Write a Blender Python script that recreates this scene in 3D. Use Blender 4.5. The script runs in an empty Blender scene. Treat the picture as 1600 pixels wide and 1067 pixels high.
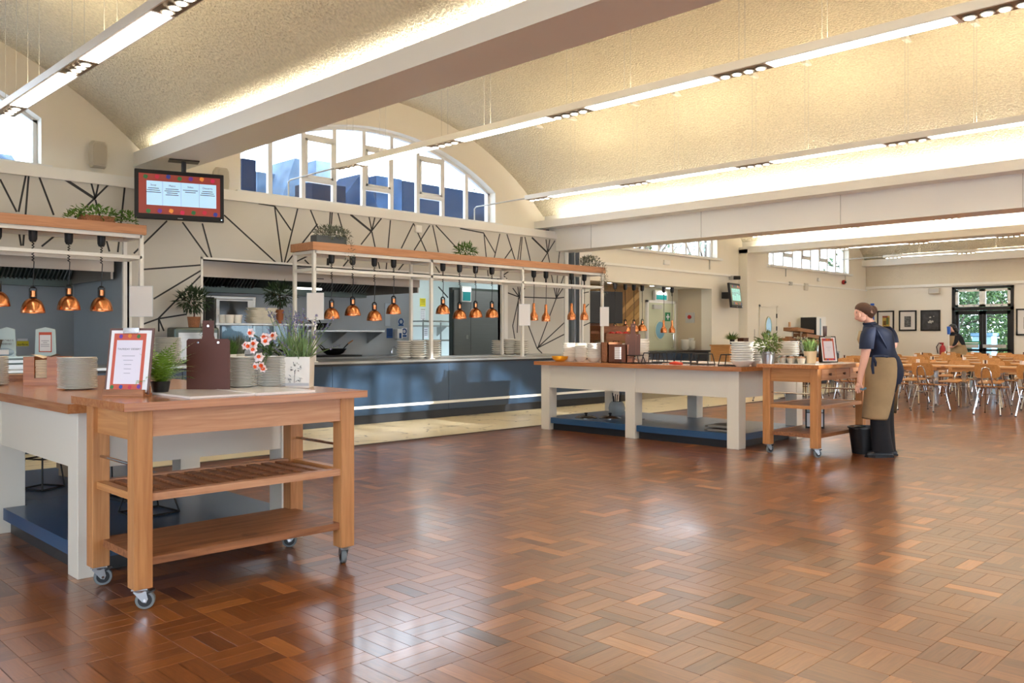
import bpy, math, random
from math import sin, cos, pi, radians as RAD, sqrt, atan2
from mathutils import Vector, Matrix
random.seed(7)
sc = bpy.context.scene
COL = sc.collection

# ------------------------------------------------------------------ camera, world, sun, exposure
H = 1.27                      # eye height
FPX, HORIZON = 1330.0, 524.0  # focal length in pixels and horizon row of the 1600x1067 frame
cam_d = bpy.data.cameras.new('camera')
cam = bpy.data.objects.new('camera', cam_d); COL.objects.link(cam)
cam.location = (0, 0, H); cam.rotation_euler = (RAD(90), 0, RAD(-45))
cam_d.sensor_fit = 'HORIZONTAL'; cam_d.sensor_width = 36; cam_d.lens = FPX/1600*36
cam_d.shift_y = (HORIZON-533.5)/1600
cam_d.clip_start = .05; cam_d.clip_end = 300
sc.camera = cam

world = bpy.data.worlds.new('sky'); sc.world = world; world.use_nodes = True
wn = world.node_tree.nodes
bg = wn['Background']; bg.inputs[0].default_value = (.74, .86, 1, 1); bg.inputs[1].default_value = 4.2

sun_d = bpy.data.lights.new('sun', 'SUN'); sun_d.energy = 6; sun_d.angle = RAD(.6); sun_d.color = (1, .97, .92)
sun = bpy.data.objects.new('sun', sun_d); COL.objects.link(sun)
sun.rotation_euler = Vector((-.02, 1, -.19)).to_track_quat('-Z', 'Y').to_euler()

vs = sc.view_settings
vs.view_transform = 'Standard'; vs.look = 'None'; vs.gamma = 1; vs.use_curve_mapping = False
vs.exposure = .92

# ------------------------------------------------------------------ measuring: a picture point on a known plane of the room
Q = sqrt(2)
def at(u, v, Y=None, X=None, Z=None):
    a = (u-800)/FPX; s = (HORIZON-v)/FPX
    if Y is not None: d = Y*Q/(1-a)
    elif X is not None: d = X*Q/(1+a)
    else: d = (Z-H)/s
    return Vector((d*(1+a)/Q, d*(1-a)/Q, H+d*s))

# ------------------------------------------------------------------ mesh builder
class MB:
    def __init__(s): s.v = []; s.f = []; s.m = []
    def _add(s, vs, fs, mi=0):
        b = len(s.v); s.v += [tuple(p) for p in vs]
        for f in fs: s.f.append(tuple(i+b for i in f)); s.m.append(mi)
        return s
    def box(s, x0, x1, y0, y1, z0, z1, mi=0, mat=None):
        P = [Vector((x, y, z)) for z in (z0, z1) for y in (y0, y1) for x in (x0, x1)]
        if mat: P = [mat @ p for p in P]
        return s._add(P, [(0, 2, 3, 1), (4, 5, 7, 6), (0, 1, 5, 4), (2, 6, 7, 3), (0, 4, 6, 2), (1, 3, 7, 5)], mi)
    def cbox(s, c, d, rz=0, mi=0, rx=0, ry=0):
        M_ = Matrix.Translation(c) @ Matrix.Rotation(rz, 4, 'Z') @ Matrix.Rotation(ry, 4, 'Y') @ Matrix.Rotation(rx, 4, 'X')
        return s.box(-d[0]/2, d[0]/2, -d[1]/2, d[1]/2, -d[2]/2, d[2]/2, mi, M_)
    def bar(s, p0, p1, w, h, mi=0, up=(0, 0, 1)):
        p0 = Vector(p0); p1 = Vector(p1); t = p1-p0; L = t.length; t.normalize(); u = Vector(up)
        if abs(t.dot(u)) > .98: u = Vector((1, 0, 0))
        r = t.cross(u).normalized(); u = r.cross(t)
        P = [p+r*a*w/2+u*b*h/2 for p in (p0, p1) for a, b in ((-1, -1), (1, -1), (1, 1), (-1, 1))]
        return s._add(P, [(0, 1, 2, 3), (7, 6, 5, 4), (0, 4, 5, 1), (1, 5, 6, 2), (2, 6, 7, 3), (3, 7, 4, 0)], mi)
    def tube(s, pts, r, n=8, mi=0, closed=False, caps=True):
        pts = [Vector(p) for p in pts]; N = len(pts); rr = r if isinstance(r, (list, tuple)) else [r]*N
        ts = []
        for i in range(N):
            if closed: t = pts[(i+1) % N]-pts[i-1]
            else: t = pts[min(i+1, N-1)]-pts[max(i-1, 0)]
            ts.append(t.normalized() if t.length > 1e-9 else Vector((0, 0, 1)))
        u = Vector((0, 0, 1)) if abs(ts[0].z) < .9 else Vector((1, 0, 0))
        V = []
        for i in range(N):
            u = (u-ts[i]*u.dot(ts[i])); u = u.normalized() if u.length > 1e-6 else ts[i].orthogonal().normalized()
            w = ts[i].cross(u)
            V += [pts[i]+(u*cos(2*pi*k/n)+w*sin(2*pi*k/n))*rr[i] for k in range(n)]
        F = []
        for i in range(N if closed else N-1):
            j = (i+1) % N
            F += [(i*n+k, i*n+(k+1) % n, j*n+(k+1) % n, j*n+k) for k in range(n)]
        if caps and not closed: F += [tuple(range(n-1, -1, -1)), tuple((N-1)*n+k for k in range(n))]
        return s._add(V, F, mi)
    def cyl(s, p0, p1, r0, r1=None, n=12, mi=0): return s.tube([p0, p1], [r0, r0 if r1 is None else r1], n, mi)
    def lathe(s, prof, c=(0, 0, 0), n=20, mi=0, sx=1, sy=1):
        V = []; F = []; c = Vector(c); k = len(prof)
        for r, z in prof:
            V += [(c.x+r*sx*cos(2*pi*i/n), c.y+r*sy*sin(2*pi*i/n), c.z+z) for i in range(n)]
        for j in range(k-1):
            F += [(j*n+i, j*n+(i+1) % n, (j+1)*n+(i+1) % n, (j+1)*n+i) for i in range(n)]
        F += [tuple(range(n-1, -1, -1)), tuple((k-1)*n+i for i in range(n))]
        return s._add(V, F, mi)
    def loft(s, rings, mi=0, caps=True, closed=True):
        n = len(rings[0]); V = [p for r in rings for p in r]; F = []
        for j in range(len(rings)-1):
            F += [(j*n+i, j*n+(i+1) % n, (j+1)*n+(i+1) % n, (j+1)*n+i) for i in range(n if closed else n-1)]
        if caps and closed: F += [tuple(range(n-1, -1, -1)), tuple((len(rings)-1)*n+i for i in range(n))]
        return s._add(V, F, mi)
    def prism(s, poly, lo, hi, axis='Y', mi=0):
        f = {'X': lambda a, b, c: (c, a, b), 'Y': lambda a, b, c: (a, c, b), 'Z': lambda a, b, c: (a, b, c)}[axis]
        n = len(poly); V = [f(a, b, lo) for a, b in poly]+[f(a, b, hi) for a, b in poly]
        F = [tuple(range(n)), tuple(range(2*n-1, n-1, -1))]+[(i, i+n, (i+1) % n+n, (i+1) % n) for i in range(n)]
        return s._add(V, F, mi)
    def ell(s, c, r, n=12, m=8, mi=0, mat=None):
        V = []; F = []; c = Vector(c); r = r if isinstance(r, (tuple, list)) else (r, r, r)
        for j in range(m+1):
            th = pi*j/m
            for i in range(n):
                p = Vector((r[0]*sin(th)*cos(2*pi*i/n), r[1]*sin(th)*sin(2*pi*i/n), -r[2]*cos(th)))
                V.append(c+(mat @ p if mat else p))
        for j in range(m):
            F += [(j*n+i, j*n+(i+1) % n, (j+1)*n+(i+1) % n, (j+1)*n+i) for i in range(n)]
        return s._add(V, F, mi)
    def quad(s, a, b, c, d, mi=0): return s._add([a, b, c, d], [(0, 1, 2, 3)], mi)
    def mesh(s, name, mats, smooth=False):
        me = bpy.data.meshes.new(name); me.from_pydata(s.v, [], s.f)
        for m in (mats if isinstance(mats, (list, tuple)) else [mats]): me.materials.append(m)
        if any(s.m): me.polygons.foreach_set('material_index', s.m)
        if smooth:
            me.polygons.foreach_set('use_smooth', [True]*len(s.f))
            try: me.set_sharp_from_angle(angle=RAD(smooth if smooth > 1 else 40))
            except Exception: pass
        me.validate(); me.update()
        return me
    def loc(s, name, mats, parent=None, smooth=False, bevel=0, at=None, rz=0):
        o = bpy.data.objects.new(name, s.mesh(name, mats, smooth)); COL.objects.link(o)
        if parent: o.parent = parent
        if at is not None: o.location = at
        o.rotation_euler[2] = rz
        if bevel:
            b = o.modifiers.new('bevel', 'BEVEL'); b.width = bevel; b.segments = 2; b.limit_method = 'ANGLE'
        return o
    def wld(s, name, mats, parent=None, smooth=False, bevel=0):
        if parent:
            o_ = wloc(parent)
        else:
            xs, ys, zs = zip(*s.v); o_ = Vector(((min(xs)+max(xs))/2, (min(ys)+max(ys))/2, min(zs)))
        s.v = [(a-o_.x, b-o_.y, c-o_.z) for a, b, c in s.v]
        o = s.loc(name, mats, parent, smooth, bevel)
        if not parent: o.location = o_
        return o
def wloc(p):
    t = Vector((0, 0, 0))
    while p: t += Vector(p.location); p = p.parent
    return t
def tag(o, label, cat, group=None):
    o['label'] = label; o['category'] = cat
    if group: o['group'] = group
    return o
def thing(name, label, cat, loc=(0, 0, 0), rz=0, group=None):
    o = bpy.data.objects.new(name, None); COL.objects.link(o); o.location = loc; o.rotation_euler[2] = rz
    o.empty_display_size = .1
    return tag(o, label, cat, group)
def struct(o): o['kind'] = 'structure'; return o
def inst(me, name, loc=(0, 0, 0), rz=0, parent=None):
    o = bpy.data.objects.new(name, me); COL.objects.link(o); o.location = loc; o.rotation_euler[2] = rz
    if parent: o.parent = parent
    return o
def copy_tree(o, parent=None, loc=None, rz=None, label=None):
    c = o.copy(); COL.objects.link(c); c.parent = parent
    if loc is not None: c.location = loc
    if rz is not None: c.rotation_euler[2] = rz
    if label: c['label'] = label
    for ch in list(o.children): copy_tree(ch, c)
    return c

# ------------------------------------------------------------------ materials
def S(r, g, b):
    f = lambda c: (c/255/12.92) if c/255 <= .04045 else ((c/255+.055)/1.055)**2.4
    return (f(r), f(g), f(b), 1)
def _new(name):
    m = bpy.data.materials.new(name); m.use_nodes = True; nt = m.node_tree
    return m, nt, nt.nodes, nt.links, nt.nodes['Principled BSDF']
def M(name, c, rough=.5, metal=0, var=0, vs=6, bump=0, bs=120, coat=0, spec=None, emit=0, ecol=None, stretch=None, trans=0):
    m, nt, n, l, p = _new(name)
    p.inputs['Base Color'].default_value = c; p.inputs['Roughness'].default_value = rough; p.inputs['Metallic'].default_value = metal
    if coat: p.inputs['Coat Weight'].default_value = coat; p.inputs['Coat Roughness'].default_value = .12
    if spec is not None: p.inputs['Specular IOR Level'].default_value = spec
    if trans: p.inputs['Transmission Weight'].default_value = trans
    if emit: p.inputs['Emission Color'].default_value = ecol or c; p.inputs['Emission Strength'].default_value = emit
    if var or bump:
        tc = n.new('ShaderNodeTexCoord'); mp = n.new('ShaderNodeMapping'); l.new(tc.outputs['Object'], mp.inputs[0])
        if stretch: mp.inputs['Scale'].default_value = stretch
    if var:
        t = n.new('ShaderNodeTexNoise'); t.inputs['Scale'].default_value = vs; t.inputs['Detail'].default_value = 5; l.new(mp.outputs[0], t.inputs[0])
        r = n.new('ShaderNodeValToRGB'); l.new(t.outputs[0], r.inputs[0])
        r.color_ramp.elements[0].position = .3; r.color_ramp.elements[1].position = .7
        r.color_ramp.elements[0].color = tuple(x*(1-var) for x in c[:3])+(1,); r.color_ramp.elements[1].color = tuple(min(1, x*(1+var*.6)) for x in c[:3])+(1,)
        l.new(r.outputs[0], p.inputs['Base Color'])
    if bump:
        t = n.new('ShaderNodeTexNoise'); t.inputs['Scale'].default_value = bs; t.inputs['Detail'].default_value = 3; l.new(mp.outputs[0], t.inputs[0])
        b = n.new('ShaderNodeBump'); b.inputs['Strength'].default_value = min(1, bump); b.inputs['Distance'].default_value = .04 if bump >= 1 else .02 if bump > .3 else .006
        l.new(t.outputs[0], b.inputs['Height']); l.new(b.outputs[0], p.inputs['Normal'])
    return m
def WOOD(name, c1, c2, axis=0, rough=.45, sc_=1.0, knots=0, coat=0):
    m, nt, n, l, p = _new(name)
    tc = n.new('ShaderNodeTexCoord'); mp = n.new('ShaderNodeMapping'); l.new(tc.outputs['Object'], mp.inputs[0])
    k = [22*sc_]*3; k[axis] = 1.2*sc_; mp.inputs['Scale'].default_value = k
    t = n.new('ShaderNodeTexNoise'); t.inputs['Scale'].default_value = 1.6; t.inputs['Detail'].default_value = 7; t.inputs['Distortion'].default_value = 1.2
    l.new(mp.outputs[0], t.inputs[0])
    r = n.new('ShaderNodeValToRGB'); l.new(t.outputs[0], r.inputs[0]); r.color_ramp.elements[0].position = .28; r.color_ramp.elements[1].position = .72
    r.color_ramp.elements[0].color = c1; r.color_ramp.elements[1].color = c2
    out = r.outputs[0]
    if knots:
        v = n.new('ShaderNodeTexNoise'); v.inputs['Scale'].default_value = 5; v.inputs['Detail'].default_value = 4; l.new(tc.outputs['Object'], v.inputs[0])
        rr = n.new('ShaderNodeValToRGB'); rr.color_ramp.elements[0].position = .62; rr.color_ramp.elements[1].position = .78; l.new(v.outputs[0], rr.inputs[0])
        mx = n.new('ShaderNodeMix'); mx.data_type = 'RGBA'; mx.blend_type = 'MULTIPLY'
        ml = n.new('ShaderNodeMath'); ml.operation = 'MULTIPLY'; ml.inputs[1].default_value = knots; l.new(rr.outputs[0], ml.inputs[0]); l.new(ml.outputs[0], mx.inputs['Factor'])
        l.new(out, mx.inputs['A']); mx.inputs['B'].default_value = (.18, .13, .1, 1); out = mx.outputs['Result']
    l.new(out, p.inputs['Base Color']); p.inputs['Roughness'].default_value = rough
    if coat: p.inputs['Coat Weight'].default_value = coat; p.inputs['Coat Roughness'].default_value = .15
    b = n.new('ShaderNodeBump'); b.inputs['Strength'].default_value = .15; b.inputs['Distance'].default_value = .002
    l.new(t.outputs[0], b.inputs['Height']); l.new(b.outputs[0], p.inputs['Normal'])
    return m
def EMIT(name, c, s):
    m = bpy.data.materials.new(name); m.use_nodes = True; n = m.node_tree.nodes; n.clear()
    e = n.new('ShaderNodeEmission'); e.inputs[0].default_value = c; e.inputs[1].default_value = s
    o = n.new('ShaderNodeOutputMaterial'); m.node_tree.links.new(e.outputs[0], o.inputs[0])
    return m
def GLASS(name, tint=(1, 1, 1, 1), refl=.07, rough=.02):
    m = bpy.data.materials.new(name); m.use_nodes = True; n = m.node_tree.nodes; l = m.node_tree.links; n.clear()
    t = n.new('ShaderNodeBsdfTransparent'); t.inputs[0].default_value = tint
    g = n.new('ShaderNodeBsdfGlossy'); g.inputs['Roughness'].default_value = rough
    lw = n.new('ShaderNodeLayerWeight'); lw.inputs[0].default_value = .5; pw_ = n.new('ShaderNodeMath'); pw_.operation = 'POWER'; pw_.inputs[1].default_value = 4; l.new(lw.outputs['Facing'], pw_.inputs[0]); f = n.new('ShaderNodeMath'); f.operation = 'MULTIPLY_ADD'; f.inputs[1].default_value = .6; f.inputs[2].default_value = .03; l.new(pw_.outputs[0], f.inputs[0])
    mx = n.new('ShaderNodeMixShader'); o = n.new('ShaderNodeOutputMaterial')
    l.new(f.outputs[0], mx.inputs[0]); l.new(t.outputs[0], mx.inputs[1]); l.new(g.outputs[0], mx.inputs[2]); l.new(mx.outputs[0], o.inputs[0])
    return m

m_cream = M('cream_paint', S(238, 232, 219), .55, bump=.05, bs=60)
m_white = M('white_paint', S(242, 240, 234), .4)
m_upvc = M('white_window_frame', S(235, 235, 232), .35)
m_vault = M('roughcast_plaster', S(230, 222, 200), .85, bump=1.0, bs=36, var=.14, vs=36)
m_rough = M('roughcast_wall', S(226, 216, 196), .85, bump=.7, bs=26)
m_panel = M('grey_wall_panel', S(206, 203, 195), .5)
m_line = M('black_line', S(34, 34, 36), .5)
m_navy = M('navy_laminate', S(36, 58, 80), .3, var=.06, vs=2, coat=.25)
m_plinth = M('dark_plinth', S(26, 28, 32), .35)
m_strip = M('white_rail', S(238, 238, 234), .3)
m_steel = M('stainless_steel', S(176, 176, 172), .3, .95, var=.08, vs=3, stretch=(1, 1, 30))
m_steelwall = M('steel_cladding', S(176, 182, 186), .4, .1, var=.05, vs=1.5)
m_hood = M('hood_steel', S(170, 158, 146), .36, .5)
m_hooddark = M('hood_filter_steel', S(96, 104, 98), .35, .85)
m_chrome = M('chrome', S(205, 205, 208), .12, 1)
m_zinc = M('zinc_plate', S(170, 174, 178), .3, .9)
m_black = M('black_plastic', S(24, 24, 26), .4)
m_blackm = M('black_metal', S(28, 28, 30), .45, .3)
m_copper = M('brushed_copper', S(226, 148, 98), .25, 1, var=.12, vs=4, stretch=(1, 1, 40))
m_framew = M('white_steel_tube', S(238, 236, 230), .35)
m_fascia = WOOD('oak_fascia', S(176, 120, 82), S(205, 150, 110), 0, .5)
m_trolley = WOOD('beech_trolley', S(176, 116, 66), S(206, 148, 94), 2, .42, knots=.35)
m_trolley_x = WOOD('beech_rail', S(186, 130, 92), S(214, 164, 126), 0, .45, knots=.35)
m_trolley_y = WOOD('beech_side', S(184, 122, 68), S(212, 154, 98), 1, .42, knots=.25)
m_ttop = WOOD('oiled_beech_top', S(168, 100, 54), S(204, 138, 84), 0, .22, coat=.4)
m_itop = WOOD('oiled_island_top', S(162, 100, 56), S(200, 136, 84), 1, .25, coat=.4)
m_shelf = WOOD('worn_shelf', S(116, 72, 44), S(180, 120, 78), 0, .55, knots=.85)
m_island = M('island_cream_paint', S(226, 220, 206), .38)
m_ibase = M('island_navy_base', S(36, 76, 116), .34, coat=.15)
m_rubber = M('grey_rubber', S(120, 126, 128), .5)
m_plate = M('cream_china', S(240, 236, 226), .22)
m_bowl = M('ivory_china', S(243, 239, 228), .2)
m_paper = M('white_paper', S(240, 238, 240), .6)
m_glass = GLASS('window_glass')
m_acryl = GLASS('clear_acrylic', (.93, .97, .98, 1))
m_brownboard = M('brown_board', S(88, 42, 28), .6, var=.06, vs=12)
m_darkwood = WOOD('dark_wood', S(62, 34, 24), S(92, 54, 38), 2, .4)
m_ply = WOOD('beech_ply', S(196, 134, 72), S(222, 164, 100), 0, .35)
m_tabletop = WOOD('beech_table', S(190, 134, 82), S(220, 168, 112), 1, .3)
m_leaf = M('leaf_green', S(84, 122, 52), .5, var=.35, vs=40)
m_leafd = M('leaf_dark', S(52, 74, 44), .5, var=.35, vs=40)
m_fern = M('fern_green', S(120, 160, 50), .5, var=.35, vs=25)
m_grey_leaf = M('grey_green_leaf', S(118, 124, 104), .6, var=.3, vs=40)
m_wicker = M('wicker', S(168, 112, 76), .7, var=.35, vs=90, bump=.5, bs=160)
m_terracotta = M('terracotta', S(176, 106, 66), .6)
m_marble = M('marble_slab', S(232, 226, 220), .16, var=.1, vs=4)
m_skin = M('skin', S(224, 172, 150), .5)
m_led = EMIT('led_cove', (1, .9, .72, 1), 26)
m_diff = EMIT('light_diffuser', (1, .95, .86, 1), 7)
m_spot = EMIT('spot_lamp', (1, .86, .66, 1), 14)
m_up = EMIT('uplight_strip', (1, .82, .52, 1), 15)
m_reflector = M('spot_reflector', S(150, 128, 100), .3, .7)
m_grey = M('grey_plastic', S(190, 188, 182), .45)
m_speaker = M('beige_speaker', S(206, 198, 182), .6, bump=.2, bs=300)
m_red = M('red_plastic', S(176, 32, 34), .35)
m_blue = M('blue_plastic', S(20, 90, 190), .4)
m_green = M('green_sign', S(20, 130, 80), .4)
# ================================================================== THE ROOM
YW, YP = 11.5, 11.2            # upper wall face, face of the kitchen panelling
YB, XL, XE = -9.0, -3.1, 27.9  # wall behind the camera, wall at the camera's left, end wall
VR, VC = 5.55, 5.2             # vault radius and crown height
BAYS = [.75, 8.5, 16.25, 24.0]
def vz(x, c): return VC-VR+sqrt(max(0, VR*VR-(x-c)**2))

# ---- parquet: basket-weave of three-finger blocks
def parquet_mat():
    m, nt, n, l, p = _new('parquet')
    def attr(nm):
        a = n.new('ShaderNodeAttribute'); a.attribute_name = nm
        b = n.new('ShaderNodeAttribute'); b.attribute_name = nm; b.attribute_type = 'OBJECT'
        s = n.new('ShaderNodeMath'); s.operation = 'ADD'; l.new(a.outputs['Fac'], s.inputs[0]); l.new(b.outputs['Fac'], s.inputs[1]); return s.outputs[0]
    rnd, dr = attr('rnd'), attr('dir')
    g = n.new('ShaderNodeNewGeometry')
    def grain(scale):
        mp = n.new('ShaderNodeMapping'); mp.inputs['Scale'].default_value = scale; l.new(g.outputs['Position'], mp.inputs[0])
        cx = n.new('ShaderNodeCombineXYZ'); k = n.new('ShaderNodeMath'); k.operation = 'MULTIPLY'; k.inputs[1].default_value = 60; l.new(rnd, k.inputs[0]); l.new(k.outputs[0], cx.inputs[2]); l.new(cx.outputs[0], mp.inputs[1])
        t = n.new('ShaderNodeTexNoise'); t.inputs['Scale'].default_value = 1; t.inputs['Detail'].default_value = 5; t.inputs['Distortion'].default_value = .8; l.new(mp.outputs[0], t.inputs[0]); return t.outputs[0]
    mx = n.new('ShaderNodeMix'); l.new(dr, mx.inputs['Factor']); l.new(grain((6, 70, 1)), mx.inputs['A']); l.new(grain((70, 6, 1)), mx.inputs['B'])
    gr = mx.outputs['Result']
    a1 = n.new('ShaderNodeMath'); a1.operation = 'MULTIPLY_ADD'; a1.inputs[1].default_value = .46; a1.inputs[2].default_value = -.21; l.new(gr, a1.inputs[0])
    a2 = n.new('ShaderNodeMath'); a2.operation = 'ADD'; l.new(a1.outputs[0], a2.inputs[0]); l.new(rnd, a2.inputs[1])
    r = n.new('ShaderNodeValToRGB'); l.new(a2.outputs[0], r.inputs[0])
    e = r.color_ramp.elements; e[0].position = 0; e[0].color = S(64, 30, 17); e[1].position = 1; e[1].color = S(196, 118, 56)
    for po, c in ((.3, S(110, 60, 27)), (.6, S(142, 83, 38)), (.82, S(168, 104, 50))): x = e.new(po); x.color = c
    l.new(r.outputs[0], p.inputs['Base Color'])
    # worn, uneven varnish
    t = n.new('ShaderNodeTexNoise'); t.inputs['Scale'].default_value = .55; t.inputs['Detail'].default_value = 4; l.new(g.outputs['Position'], t.inputs[0])
    q = n.new('ShaderNodeMapRange'); q.inputs['From Min'].default_value = .35; q.inputs['From Max'].default_value = .65; q.inputs['To Min'].default_value = .278; q.inputs['To Max'].default_value = .33
    l.new(t.outputs[0], q.inputs['Value']); l.new(q.outputs[0], p.inputs['Roughness'])
    p.inputs['Specular IOR Level'].default_value = .4; p.inputs['Coat Weight'].default_value = .55; p.inputs['Coat IOR'].default_value = 1.5
    qc = n.new('ShaderNodeMapRange'); qc.inputs['From Min'].default_value = .35; qc.inputs['From Max'].default_value = .65; qc.inputs['To Min'].default_value = .12; qc.inputs['To Max'].default_value = .27
    l.new(t.outputs[0], qc.inputs['Value']); l.new(qc.outputs[0], p.inputs['Coat Roughness'])
    t2 = n.new('ShaderNodeTexNoise'); t2.inputs['Scale'].default_value = 7; t2.inputs['Detail'].default_value = 3; l.new(g.outputs['Position'], t2.inputs[0])
    b = n.new('ShaderNodeBump'); b.inputs['Strength'].default_value = .05; b.inputs['Distance'].default_value = .01; l.new(t2.outputs[0], b.inputs['Height'])
    b2 = n.new('ShaderNodeBump'); b2.inputs['Strength'].default_value = .03; b2.inputs['Distance'].default_value = .002; l.new(gr, b2.inputs['Height']); l.new(b.outputs[0], b2.inputs['Normal'])
    l.new(b2.outputs[0], p.inputs['Normal']); l.new(b.outputs[0], p.inputs['Coat Normal'])
    return m
m_parq = parquet_mat()
fl = struct(MB().box(XL, XE, YB, 8.2, -.12, -.004).wld('floor', M('floor_base', S(92, 50, 28), .4)))
MOD, W3 = .25, .25/3
G = .0006
pieces = []
for i in range(-12, 112):
    for j in range(-24, 33):
        x0, y0 = i*MOD, j*MOD
        if x0+MOD > XE or y0+MOD > 8.2: continue
        d = (x0+y0)/Q; a = (x0-y0)/max(.1, x0+y0)
        inv = d >= 3.02 and abs(a) <= .6
        for k in range(3):
            hz = (i+j) % 2 == 0
            c = (x0+MOD/2, y0+W3*(k+.5)) if hz else (x0+W3*(k+.5), y0+MOD/2)
            pieces.append((d, inv, c, 0 if hz else 1))
pieces.sort(key=lambda t: (not t[1], t[0]))
bm_ = [MB(), MB()]
for k in (0, 1):
    hx, hy = (MOD/2-G, W3/2-G) if k == 0 else (W3/2-G, MOD/2-G)
    c_ = .0007
    V = [(sx*hx, sy*hy, -.004) for sx, sy in ((-1, -1), (1, -1), (1, 1), (-1, 1))]+[(sx*hx, sy*hy, -c_) for sx, sy in ((-1, -1), (1, -1), (1, 1), (-1, 1))]+[(sx*(hx-c_), sy*(hy-c_), 0) for sx, sy in ((-1, -1), (1, -1), (1, 1), (-1, 1))]
    F = [(8, 9, 10, 11)]+[(a+b, (a+1) % 4+b, (a+1) % 4+b+4, a+b+4) for b in (0, 4) for a in range(4)]
    bm_[k]._add(V, F)
bme = [b.mesh('parquet_block', m_parq) for b in bm_]
def prnd(): return min(.86, max(.05, random.choice((random.gauss(.45, .1), random.gauss(.5, .19), random.gauss(.38, .1)))))
base_ = wloc(fl)
for dd, aa, c, k in pieces[:300]:
    o = inst(bme[k], 'parquet_block', (c[0]-base_.x, c[1]-base_.y, -base_.z), 0, fl); o['rnd'] = prnd(); o['dir'] = float(k)
big = MB(); rn = []; dr_ = []
for dd, aa, c, k in pieces[300:]:
    b = len(big.v); big.v += [(x+c[0], y+c[1], z) for x, y, z in bm_[k].v]
    fs = bm_[k].f if aa and dd < 9 else bm_[k].f[:1]
    for f in fs: big.f.append(tuple(i+b for i in f)); big.m.append(0)
    r_ = prnd(); rn += [r_]*len(fs); dr_ += [float(k)]*len(fs)
big.v = [(x-base_.x, y-base_.y, z-base_.z) for x, y, z in big.v]
me = bpy.data.meshes.new('parquet_field'); me.from_pydata(big.v, [], big.f); me.materials.append(m_parq)
for nm, val in (('rnd', rn), ('dir', dr_)):
    at_ = me.attributes.new(nm, 'FLOAT', 'FACE'); at_.data.foreach_set('value', val)
o = bpy.data.objects.new('parquet_field', me); COL.objects.link(o); o.parent = fl; o['kind'] = 'stuff'

# ---- pale stone strip along the servery
def stone_mat():
    m, nt, n, l, p = _new('veined_stone')
    tc = n.new('ShaderNodeTexCoord'); mp = n.new('ShaderNodeMapping'); mp.inputs['Scale'].default_value = (1, 1.6, 1); mp.inputs['Rotation'].default_value = (0, 0, .35); l.new(tc.outputs['Object'], mp.inputs[0])
    w = n.new('ShaderNodeTexNoise'); w.inputs['Scale'].default_value = 1.7; w.inputs['Detail'].default_value = 8; w.inputs['Distortion'].default_value = 1.5; l.new(mp.outputs[0], w.inputs[0])
    mv = n.new('ShaderNodeMix'); mv.data_type = 'VECTOR'; mv.inputs['Factor'].default_value = .22; l.new(mp.outputs[0], mv.inputs['A']); l.new(w.outputs['Color'], mv.inputs['B'])
    vo = n.new('ShaderNodeTexVoronoi'); vo.feature = 'DISTANCE_TO_EDGE'; vo.inputs['Scale'].default_value = 2.0; l.new(mv.outputs['Result'], vo.inputs['Vector'])
    r = n.new('ShaderNodeValToRGB'); e = r.color_ramp.elements; l.new(vo.outputs['Distance'], r.inputs[0])
    e[0].position = .006; e[0].color = S(112, 96, 76); e[1].position = .03; e[1].color = S(232, 218, 184)
    w2 = n.new('ShaderNodeTexNoise'); w2.inputs['Scale'].default_value = 2.6; l.new(tc.outputs['Object'], w2.inputs[0])
    r2 = n.new('ShaderNodeValToRGB'); r2.color_ramp.elements[0].position = .5; r2.color_ramp.elements[1].position = .56; l.new(w2.outputs[0], r2.inputs[0])
    mx = n.new('ShaderNodeMix'); mx.data_type = 'RGBA'; l.new(r2.outputs[0], mx.inputs['Factor']); mx.inputs['A'].default_value = S(230, 216, 182); l.new(r.outputs[0], mx.inputs['B'])
    l.new(mx.outputs['Result'], p.inputs['Base Color']); p.inputs['Roughness'].default_value = .28
    return m
m_stone = stone_mat()
st = struct(MB().box(XL, 21.4, 8.25, 14.6, -.12, -.004).wld('floor', M('stone_bed', S(150, 138, 112), .6)))
for k in range(21):                       # long slabs, butted
    for y0, y1 in ((8.25, 9.17), (9.17, 10.1)):
        x0 = XL+k*1.2+(0 if y0 < 9 else .6)
        x1 = min(21.4, x0+1.2)
        if x1-x0 > .1: MB().box(x0+.0008, x1-.0008, y0+.0008, y1-.0008, -.006, 0).wld('stone_slab', m_stone, st)
struct(MB().box(21.4, XE, 8.25, YW, -.12, 0).wld('floor', M('floor_margin', S(130, 78, 44), .3)))
struct(MB().box(XL, XE, 8.2, 8.25, -.12, .002).wld('trim_1', M('brass_strip', S(96, 84, 68), .4, .4)))

# ---- vaulted ceiling
for bi, c in enumerate(BAYS):
    n = 28; xs = [c-3.875+7.75*k/n for k in range(n+1)]
    mb = MB()
    rings = []
    for y in (YB, YW): rings.append([(x, y, vz(x, c)) for x in xs]+[(x, y, vz(x, c)+.2) for x in reversed(xs)])
    mb.loft(rings)
    struct(mb.wld('ceiling', m_vault, smooth=30))

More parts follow.
